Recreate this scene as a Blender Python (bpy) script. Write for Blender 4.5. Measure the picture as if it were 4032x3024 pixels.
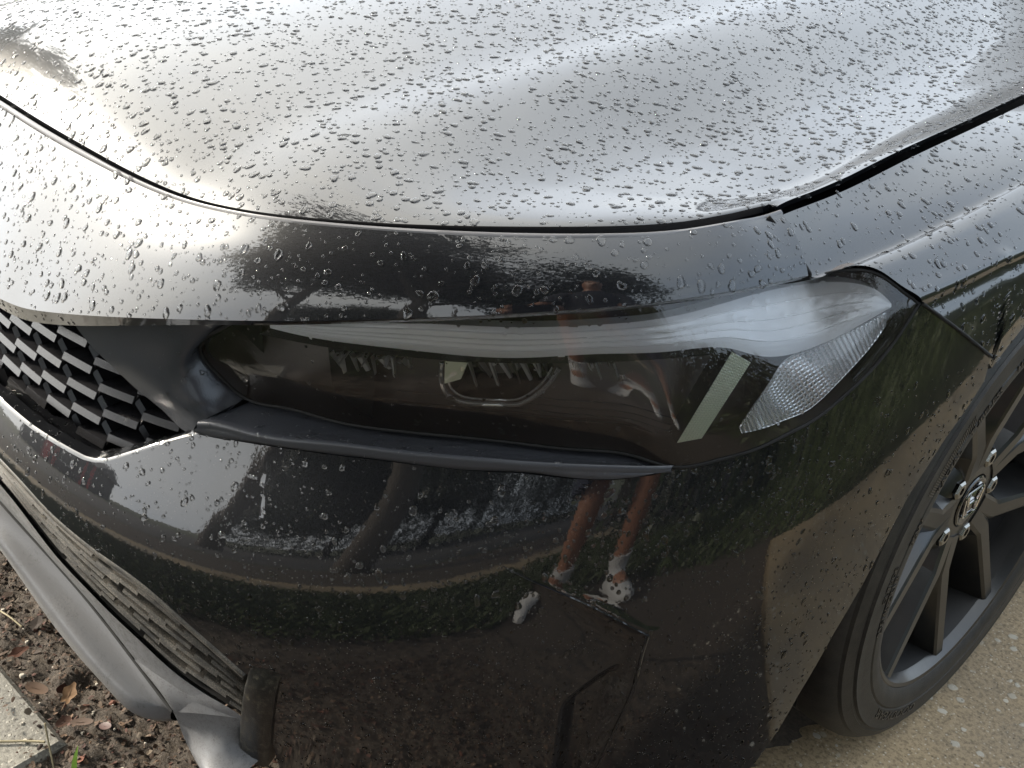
import bpy, math, random
import numpy as np
from mathutils import Vector, Matrix

for o in list(bpy.data.objects): bpy.data.objects.remove(o)
sc = bpy.context.scene
COL = sc.collection
R = math.radians
rng = np.random.default_rng(7)
random.seed(7)

# ------------------------------------------------------------------ camera
CAM = np.array([1.15021, -1.08352, 0.96340])
cd = bpy.data.cameras.new('camera'); cam = bpy.data.objects.new('camera', cd); COL.objects.link(cam)
cd.sensor_width = 36.0; cd.lens = 29.0; cd.angle = 0.990906
cd.clip_start = 0.01; cd.clip_end = 600
yaw, pit, rol = 0.789484, 0.486742, 0.062731
fw = Vector((-math.sin(yaw)*math.cos(pit), math.cos(yaw)*math.cos(pit), -math.sin(pit)))
rt = Vector((math.cos(yaw), math.sin(yaw), 0)); up = rt.cross(fw)
r2 = rt*math.cos(rol)+up*math.sin(rol); u2 = up*math.cos(rol)-rt*math.sin(rol)
cam.matrix_world = Matrix(((r2.x, u2.x, -fw.x, CAM[0]), (r2.y, u2.y, -fw.y, CAM[1]), (r2.z, u2.z, -fw.z, CAM[2]), (0, 0, 0, 1)))
sc.camera = cam

# ------------------------------------------------------------------ sky, sun, exposure
SUN_DIR = Vector((-0.84, -0.44, 0.48)).normalized()      # towards the sun
W = bpy.data.worlds.new('World'); sc.world = W; W.use_nodes = True
nt = W.node_tree; nt.nodes.clear()
def wn(t, **k):
    n = nt.nodes.new(t)
    for a, b in k.items(): setattr(n, a, b)
    return n
out = wn('ShaderNodeOutputWorld'); bg = wn('ShaderNodeBackground'); bg.inputs['Strength'].default_value = 0.10
sky = wn('ShaderNodeTexSky', sky_type='NISHITA', sun_disc=False)
sky.sun_elevation = math.asin(SUN_DIR.z); sky.sun_rotation = math.atan2(SUN_DIR.x, SUN_DIR.y)
tc = wn('ShaderNodeTexCoord'); mp = wn('ShaderNodeMapping'); mp.inputs['Scale'].default_value = (1, 1, 2.2)
n1 = wn('ShaderNodeTexNoise'); n1.inputs['Scale'].default_value = 1.7; n1.inputs['Detail'].default_value = 7; n1.inputs['Roughness'].default_value = .52
r1 = wn('ShaderNodeValToRGB'); r1.color_ramp.elements[0].position = .16; r1.color_ramp.elements[1].position = .32
n2 = wn('ShaderNodeTexNoise'); n2.inputs['Scale'].default_value = 1.1; n2.inputs['Detail'].default_value = 5
r2n = wn('ShaderNodeValToRGB')
e = r2n.color_ramp.elements; e[0].position = .36; e[0].color = (.80, .83, .88, 1); e[1].position = .62; e[1].color = (1.0, .985, .95, 1)
cm = wn('ShaderNodeVectorMath', operation='SCALE'); cm.inputs['Scale'].default_value = 15.0
mx = wn('ShaderNodeMix', data_type='RGBA')
L = nt.links.new
# thin cloud glows around the hidden sun
dt_ = wn('ShaderNodeVectorMath', operation='DOT_PRODUCT'); dt_.inputs[1].default_value = SUN_DIR
pw = wn('ShaderNodeMath', operation='POWER'); pw.inputs[1].default_value = 2.6; mxm = wn('ShaderNodeMath', operation='MAXIMUM'); mxm.inputs[1].default_value = 0.0
ml = wn('ShaderNodeMath', operation='MULTIPLY_ADD'); ml.inputs[1].default_value = 22.0
hf_w = wn('ShaderNodeMath', operation='MULTIPLY_ADD'); hf_w.inputs[1].default_value = 2.0; hf_w.inputs[2].default_value = 15.0; L(dt_.outputs['Value'], hf_w.inputs[0]); L(hf_w.outputs[0], ml.inputs[2])
L(tc.outputs['Generated'], dt_.inputs[0]); L(dt_.outputs['Value'], mxm.inputs[0]); L(mxm.outputs[0], pw.inputs[0]); L(pw.outputs[0], ml.inputs[0]); L(ml.outputs[0], cm.inputs['Scale'])
L(tc.outputs['Generated'], mp.inputs['Vector']); L(mp.outputs[0], n1.inputs['Vector']); L(mp.outputs[0], n2.inputs['Vector'])
# cloud away from the sun is bluer
tn = wn('ShaderNodeMapRange'); tn.inputs[1].default_value = -.7; tn.inputs[2].default_value = .75; L(dt_.outputs['Value'], tn.inputs[0])
tm = wn('ShaderNodeMix', data_type='RGBA'); tm.inputs[6].default_value = (.70, .84, 1.0, 1); tm.inputs[7].default_value = (1.0, .99, .955, 1); L(tn.outputs[0], tm.inputs['Factor'])
tmu = wn('ShaderNodeMix', data_type='RGBA', blend_type='MULTIPLY'); tmu.inputs['Factor'].default_value = 1.0
L(n1.outputs['Fac'], r1.inputs['Fac']); L(n2.outputs['Fac'], r2n.inputs['Fac']); L(r2n.outputs['Color'], tmu.inputs[6]); L(tm.outputs[2], tmu.inputs[7]); L(tmu.outputs[2], cm.inputs[0])
L(r1.outputs['Color'], mx.inputs['Factor']); L(sky.outputs['Color'], mx.inputs[6]); L(cm.outputs[0], mx.inputs[7])
L(mx.outputs[2], bg.inputs['Color']); L(bg.outputs[0], out.inputs['Surface'])
sl = bpy.data.lights.new('sun', 'SUN'); sl.energy = 5.0; sl.angle = R(6); sl.color = (1, .91, .77)
so = bpy.data.objects.new('sun', sl); COL.objects.link(so); so.rotation_euler = SUN_DIR.to_track_quat('Z', 'Y').to_euler()
so.location = (-4, -4, 6)
sc.view_settings.view_transform = 'Standard'; sc.view_settings.look = 'None'; sc.view_settings.gamma = 1
sc.view_settings.use_curve_mapping = False
sc.view_settings.exposure = 0.80

# ------------------------------------------------------------------ materials
MAT = {}
def mat(name, col=(.5, .5, .5), rough=.5, metal=0., **kw):
    m = bpy.data.materials.new(name); m.use_nodes = True; MAT[name] = m
    b = m.node_tree.nodes['Principled BSDF']
    b.inputs['Base Color'].default_value = (*col, 1); b.inputs['Roughness'].default_value = rough; b.inputs['Metallic'].default_value = metal
    for k, v in kw.items(): b.inputs[k.replace('_', ' ')].default_value = v
    return m
class NT:
    def __init__(s, m): s.t = m.node_tree; s.b = s.t.nodes['Principled BSDF']
    def n(s, t, **k):
        n = s.t.nodes.new(t)
        for a, v in k.items():
            if a in n.inputs.keys(): n.inputs[a].default_value = v
            else: setattr(n, a, v)
        return n
    def l(s, a, b): s.t.links.new(a, b)
    def coord(s): return s.n('ShaderNodeTexCoord').outputs['Object']
    def noise(s, v, scale, detail=4, rough=.55):
        n = s.n('ShaderNodeTexNoise'); n.inputs['Scale'].default_value = scale; n.inputs['Detail'].default_value = detail; n.inputs['Roughness'].default_value = rough
        s.l(v, n.inputs['Vector']); return n.outputs['Fac']
    def vor(s, v, scale, feat='F1'):
        n = s.n('ShaderNodeTexVoronoi'); n.feature = feat; n.inputs['Scale'].default_value = scale; s.l(v, n.inputs['Vector']); return n
    def ramp(s, f, stops):
        n = s.n('ShaderNodeValToRGB'); e = n.color_ramp.elements
        while len(e) < len(stops): e.new(.5)
        for q, (p, c) in zip(e, stops):
            q.position = p; q.color = (*c, 1) if isinstance(c, tuple) else (c, c, c, 1)
        s.l(f, n.inputs['Fac']); return n.outputs['Color']
    def math(s, op, a, b=None):
        n = s.n('ShaderNodeMath', operation=op)
        for i, x in enumerate((a, b)):
            if x is None: continue
            if isinstance(x, (int, float)): n.inputs[i].default_value = x
            else: s.l(x, n.inputs[i])
        return n.outputs[0]
    def mix(s, f, a, b, bt='MIX'):
        n = s.n('ShaderNodeMix', data_type='RGBA', blend_type=bt)
        if isinstance(f, (int, float)): n.inputs['Factor'].default_value = f
        else: s.l(f, n.inputs['Factor'])
        for i, x in ((6, a), (7, b)):
            if isinstance(x, tuple): n.inputs[i].default_value = (*x, 1)
            else: s.l(x, n.inputs[i])
        return n.outputs[2]
    def bump(s, h, dist, strength=1.):
        n = s.n('ShaderNodeBump'); n.inputs['Distance'].default_value = dist; n.inputs['Strength'].default_value = strength
        s.l(h, n.inputs['Height']); s.l(n.outputs['Normal'], s.b.inputs['Normal']); return n

def paint():
    m = mat('black_car_paint', (.006, .0065, .008), .35, 0., IOR=1.5, Specular_IOR_Level=.12, Coat_Weight=1., Coat_Roughness=.015, Coat_IOR=1.62); t = NT(m); c = t.coord()
    # dried road grit low down and a thin film of dust
    sep = t.n('ShaderNodeSeparateXYZ'); t.l(c, sep.inputs[0])
    v = t.vor(c, 330); sp = t.ramp(v.outputs['Distance'], [(.10, 1.), (.17, 0.)])
    pick = t.ramp(v.outputs['Color'], [(.52, 0.), (.58, 1.)])
    low = t.n('ShaderNodeMapRange'); low.inputs[1].default_value = .60; low.inputs[2].default_value = .22; t.l(sep.outputs['Z'], low.inputs[0])
    cl = t.ramp(t.noise(c, 22, 3), [(.40, 0.), (.62, 1.)])
    f = t.math('MULTIPLY', t.math('MULTIPLY', sp, pick), t.math('MULTIPLY', low.outputs[0], cl))
    t.l(t.mix(f, (.006, .0065, .008), (.33, .31, .27)), t.b.inputs['Base Color'])
    t.l(t.math('SUBTRACT', 1., t.math('MULTIPLY', f, .85)), t.b.inputs['Coat Weight'])
    film = t.math('MULTIPLY', t.ramp(t.noise(c, 9, 5), [(.35, 0.), (.8, 1.)]), t.math('MULTIPLY', low.outputs[0], .05))
    t.l(t.math('ADD', film, .012), t.b.inputs['Coat Roughness'])
    n = t.n('ShaderNodeBump'); n.inputs['Distance'].default_value = .00006; n.inputs['Strength'].default_value = .35
    t.l(t.noise(c, 260, 2), n.inputs['Height']); t.l(n.outputs[0], t.b.inputs['Coat Normal'])
    return m
paint()
def dusty(name, base, dust, rough, lo, hi, scale=60, fine=700):
    m = mat(name, base, rough); t = NT(m); c = t.coord()
    a = t.ramp(t.noise(c, scale, 6, .7), [(lo, 0.), (hi, 1.)])
    g = t.ramp(t.noise(c, fine, 2), [(.45, 0.), (.68, 1.)])
    f = t.math('MULTIPLY', a, t.math('ADD', t.math('MULTIPLY', g, .8), .2))
    t.l(t.mix(f, base, dust), t.b.inputs['Base Color'])
    t.l(t.math('ADD', t.math('MULTIPLY', f, .35), rough), t.b.inputs['Roughness'])
    t.bump(t.noise(c, fine*.9, 3), .0006, .35)
    return m
dusty('satin_black_trim', (.050, .053, .061), (.10, .10, .10), .24, .62, .95)
mat('gloss_black_plastic', (.008, .008, .009), .12, 0., Coat_Weight=.6, Coat_Roughness=.04)
mat('matt_black', (.006, .006, .006), .8); mat('rim_inside', (.009, .009, .0095), .5)
mat('wheel_well', (.004, .004, .004), .9)
mat('rubber_seal', (.15, .147, .15), .30)
dusty('gritty_slat', (.028, .027, .026), (.23, .205, .165), .45, .30, .62, 45, 900)
dusty('gritty_fin', (.009, .009, .0088), (.20, .175, .12), .35, .50, .85, 120, 800)
dusty('grey_lip', (.13, .132, .138), (.035, .033, .03), .42, .42, .68, 110, 700)
dusty('smooth_grey_lip', (.115, .115, .118), (.035, .033, .030), .36, .50, .72, 26, 480)
dusty('satin_grille', (.016, .016, .018), (.12, .11, .09), .22, .62, .85, 50, 900)
def rubber():
    m = mat('tyre_rubber', (.020, .0195, .0185), .55); t = NT(m); c = t.coord()
    f = t.ramp(t.noise(c, 40, 6, .7), [(.35, 0.), (.75, 1.)])
    t.l(t.mix(f, (.010, .0097, .0093), (.036, .032, .027)), t.b.inputs['Base Color'])
    t.bump(t.noise(c, 500, 4), .0005, .5)
rubber()
mat('tyre_lettering', (.012, .0115, .011), .3)
def wheelmat():
    m = mat('satin_black_alloy', (.006, .006, .0065), .32, 0., Coat_Weight=.25, Coat_Roughness=.15); t = NT(m); c = t.coord()
    f = t.ramp(t.noise(c, 25, 5, .65), [(.45, 0.), (.8, 1.)])
    t.l(t.mix(f, (.005, .0051, .0055), (.022, .020, .017)), t.b.inputs['Base Color'])
wheelmat()
mat('chrome', (.78, .78, .78), .08, 1.); mat('dark_chrome', (.30, .29, .27), .22, 1.)
mat('brake_steel', (.30, .29, .28), .35, 1.)
mat('silver_reflector', (.92, .93, .94), .22, .75)
mat('projector_chrome', (.78, .77, .76), .22, .45)
mat('light_guide', (.95, .96, .97), .30, .0, Coat_Weight=1., Coat_Roughness=.05)
mat('smoked_ledge', (.055, .055, .056), .25)
mat('turn_lens', (.78, .82, .66), .25, 0., Coat_Weight=.5)
mat('bezel', (.085, .068, .060), .50, 0.); mat('dark_bezel', (.012, .011, .011), .12, 0.)
mat('dark_glass', (.010, .012, .014), .03, 0., IOR=1.5)
def glass():
    m = bpy.data.materials.new('clear_lens'); m.use_nodes = True; MAT['clear_lens'] = m; t = m.node_tree; t.nodes.clear()
    o = t.nodes.new('ShaderNodeOutputMaterial'); mx = t.nodes.new('ShaderNodeMixShader'); fr = t.nodes.new('ShaderNodeFresnel'); fr.inputs['IOR'].default_value = 1.62
    tr = t.nodes.new('ShaderNodeBsdfTransparent'); tr.inputs['Color'].default_value = (.95, .955, .96, 1)
    gl = t.nodes.new('ShaderNodeBsdfGlossy'); gl.inputs['Roughness'].default_value = .015
    t.links.new(fr.outputs[0], mx.inputs[0]); t.links.new(tr.outputs[0], mx.inputs[1]); t.links.new(gl.outputs[0], mx.inputs[2]); # thin film that also paints in the brown haze of mirrored ground
    df = t.nodes.new('ShaderNodeBsdfDiffuse'); df.inputs['Color'].default_value = (.52, .45, .40, 1); m2 = t.nodes.new('ShaderNodeMixShader'); m2.inputs[0].default_value = .018
    t.links.new(mx.outputs[0], m2.inputs[1]); t.links.new(df.outputs[0], m2.inputs[2]); t.links.new(m2.outputs[0], o.inputs['Surface'])
glass()
mat('rain_water', (1, 1, 1), .0, 0., IOR=1.33, Transmission_Weight=1.)
def mulchmat(name, var):
    m = mat(name, (.05, .035, .025), .85); t = NT(m); c = t.coord()
    if var:
        a = t.n('ShaderNodeAttribute', attribute_name='tint'); t.l(a.outputs['Color'], t.b.inputs['Base Color'])
    else:
        f = t.noise(c, 90, 6, .7)
        t.l(t.ramp(f, [(.3, (.032, .025, .018)), (.55, (.080, .062, .046)), (.8, (.15, .12, .09))]), t.b.inputs['Base Color'])
        t.bump(t.noise(c, 260, 6, .7), .006, .9)
mulchmat('soil', False); mulchmat('leaf_litter', True)
def concrete(name, base, light, peb, sc1, wet=None):
    m = mat(name, base, .75); t = NT(m); c = t.coord()
    a = t.noise(c, 6, 6, .6); b = t.noise(c, 160, 5, .7)
    col = t.mix(t.ramp(a, [(.3, 0.), (.7, 1.)]), base, light)
    col = t.mix(t.ramp(b, [(.35, 1.), (.55, 0.)]), col, tuple(x*.55 for x in base))
    v = t.vor(c, sc1); v.inputs['Randomness'].default_value = 1.
    nz = t.noise(c, sc1*2.5, 3)
    d = t.math('ADD', v.outputs['Distance'], t.math('MULTIPLY', t.math('SUBTRACT', nz, .5), .45))
    on = t.math('MULTIPLY', t.ramp(d, [(.20, 1.), (.27, 0.)]), t.ramp(v.outputs['Color'], [(.50, 0.), (.56, 1.)]))
    col = t.mix(on, col, peb)
    v2 = t.vor(c, 210); on2 = t.math('MULTIPLY', t.ramp(v2.outputs['Distance'], [(.22, 1.), (.34, 0.)]), t.ramp(v2.outputs['Color'], [(.62, 0.), (.7, 1.)]))
    col = t.mix(t.math('MULTIPLY', on2, .55), col, tuple(min(1, x*1.35) for x in peb))
    v3 = t.vor(c, 150); on3 = t.math('MULTIPLY', t.ramp(v3.outputs['Distance'], [(.14, 1.), (.24, 0.)]), t.ramp(v3.outputs['Color'], [(.3, 1.), (.36, 0.)]))
    col = t.mix(t.math('MULTIPLY', on3, .6), col, tuple(x*.3 for x in base))
    damp = t.ramp(t.noise(c, 3.2, 5, .6), [(.38, .62), (.60, 1.)]); col = t.mix(1., col, damp, 'MULTIPLY'); rg = t.ramp(t.noise(c, 3.2, 5, .6), [(.38, .42), (.60, .78)]); t.l(rg, t.b.inputs['Roughness'])
    t.l(col, t.b.inputs['Base Color'])
    h = t.math('ADD', t.math('MULTIPLY', b, .8), t.math('ADD', t.math('MULTIPLY', on, .5), t.math('MULTIPLY', on3, -.7)))
    t.bump(h, .0022, .7)
concrete('driveway_concrete', (.32, .24, .14), (.40, .305, .185), (.46, .42, .34), 42)
concrete('slab_concrete', (.19, .18, .15), (.25, .235, .20), (.34, .32, .27), 120)
def simple(name, c1, c2, scale, rough=.9):
    m = mat(name, c1, rough); t = NT(m); c = t.coord()
    t.l(t.ramp(t.noise(c, scale, 6, .65), [(.35, c1), (.65, c2)]), t.b.inputs['Base Color'])
mulchmat('earth_shade', False)
simple('asphalt', (.045, .043, .042), (.065, .062, .058), 30)
simple('lawn_earth', (.035, .040, .018), (.06, .065, .028), 12)
mat('grass_blade', (.050, .068, .022), .55); mat('oak_leaf', (.030, .042, .018), .5); mat('bark', (.085, .07, .055), .9)
mat('young_blade', (.20, .36, .05), .45); mat('dry_stalk', (.26, .22, .13), .7)
mat('pale_pebble', (.44, .40, .33), .75)
simple('dark_render', (.045, .047, .052), (.06, .062, .066), 8)
simple('white_render', (.62, .61, .58), (.70, .69, .66), 5)
mat('red_trim', (.50, .03, .035), .5); mat('roof_grey', (.07, .07, .075), .8)
mat('skin', (.25, .12, .072), .5, 0., Subsurface_Weight=.05); mat('white_cloth', (.42, .42, .42), .8); mat('dark_cloth', (.018, .020, .028), .9); mat('orange_cloth', (.50, .12, .05), .85)
mat('navy_cloth', (.02, .025, .045), .9); mat('hair', (.03, .02, .015), .6); mat('phone_black', (.01, .01, .012), .2)


def spl(P, t=None):
    """natural cubic spline through points, by chord length"""
    P = np.asarray(P, float)
    d = np.r_[0, np.cumsum(np.linalg.norm(np.diff(P, axis=0), axis=1))] if t is None else np.asarray(t, float)
    N = len(P); h = np.diff(d); A = np.eye(N); B = np.zeros_like(P)
    for i in range(1, N-1):
        A[i, i-1] = h[i-1]; A[i, i] = 2*(h[i-1]+h[i]); A[i, i+1] = h[i]
        B[i] = 6*((P[i+1]-P[i])/h[i]-(P[i]-P[i-1])/h[i-1])
    M = np.linalg.solve(A, B)
    def f(x):
        x = np.clip(np.atleast_1d(np.asarray(x, float)), d[0], d[-1])
        i = np.clip(np.searchsorted(d, x)-1, 0, N-2)
        a = (d[i+1]-x)[:, None]; b = (x-d[i])[:, None]; hh = h[i][:, None]
        return (M[i]*a**3+M[i+1]*b**3)/(6*hh)+(P[i]/hh-M[i]*hh/6)*a+(P[i+1]/hh-M[i+1]*hh/6)*b
    f.d = d
    return f

# plan outline of the nose: x to the car's left, y to the rear, front axle at y = 0
PLAN = spl([(0,-.875),(.2,-.862),(.4,-.815),(.55,-.745),(.68,-.652),(.78,-.545),(.85,-.42),(.885,-.30),(.899,-.18),(.9,0.)])
_ss = np.linspace(0, PLAN.d[-1], 900); _B = PLAN(_ss)
_T = np.gradient(_B, axis=0); _T /= np.linalg.norm(_T, axis=1)[:, None]; _N = np.c_[_T[:, 1], -_T[:, 0]]
def plan(s):
    s = np.asarray(s, float)
    return np.stack([np.interp(s, _ss, _B[:, k]) for k in (0, 1)], -1), np.stack([np.interp(s, _ss, _N[:, k]) for k in (0, 1)], -1)
# how far the fascia stands proud of that outline: rows = s along the outline, columns = height
_SR = np.array([0, .35, .5, .75, .95, 1.1, 1.25])
_ZR = np.array([.12, .20, .26, .32, .38, .44, .50, .56, .62, .70])
_OT = np.array([
 [ .000,.015,.030,.035,.035,.020,-.010,-.035,-.050,-.050],
 [ .000,.015,.030,.035,.035,.018,-.014,-.040,-.052,-.054],
 [ .000,.015,.028,.034,.030,.012,-.018,-.042,-.054,-.058],
 [ .000,.012,.020,.024,.022,.012,-.005,-.027,-.040,-.040],
 [-.010,.004,.010,.013,.012,.008, .000,-.012,-.020,-.030],
 [-.020,-.008,.000,.003,.004,.003,.001,-.003,-.008,-.015],
 [-.030,-.012,-.004,.000,.000,.000,.000,.000,-.003,-.006]])
_fz = spl(_OT.T, _ZR)
def off(s, z):
    s = np.atleast_1d(np.asarray(s, float)); z = np.atleast_1d(np.asarray(z, float))
    R = _fz(z)
    w = np.stack([np.interp(s, _SR, np.eye(len(_SR))[k]) for k in range(len(_SR))], -1)
    # smooth along s
    acc = 0
    for ds in (-.06, -.03, 0, .03, .06):
        w = np.stack([np.interp(s+ds, _SR, np.eye(len(_SR))[k]) for k in range(len(_SR))], -1)
        acc = acc + (R*w).sum(1)
    return acc/5
def skin(s, z, extra=0.):
    """point on the fascia at arc s, height z"""
    s = np.atleast_1d(np.asarray(s, float)); z = np.atleast_1d(np.asarray(z, float))
    B, Nn = plan(s); o = off(s, z)+extra
    return np.c_[B+Nn*o[:, None], z]

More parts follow.
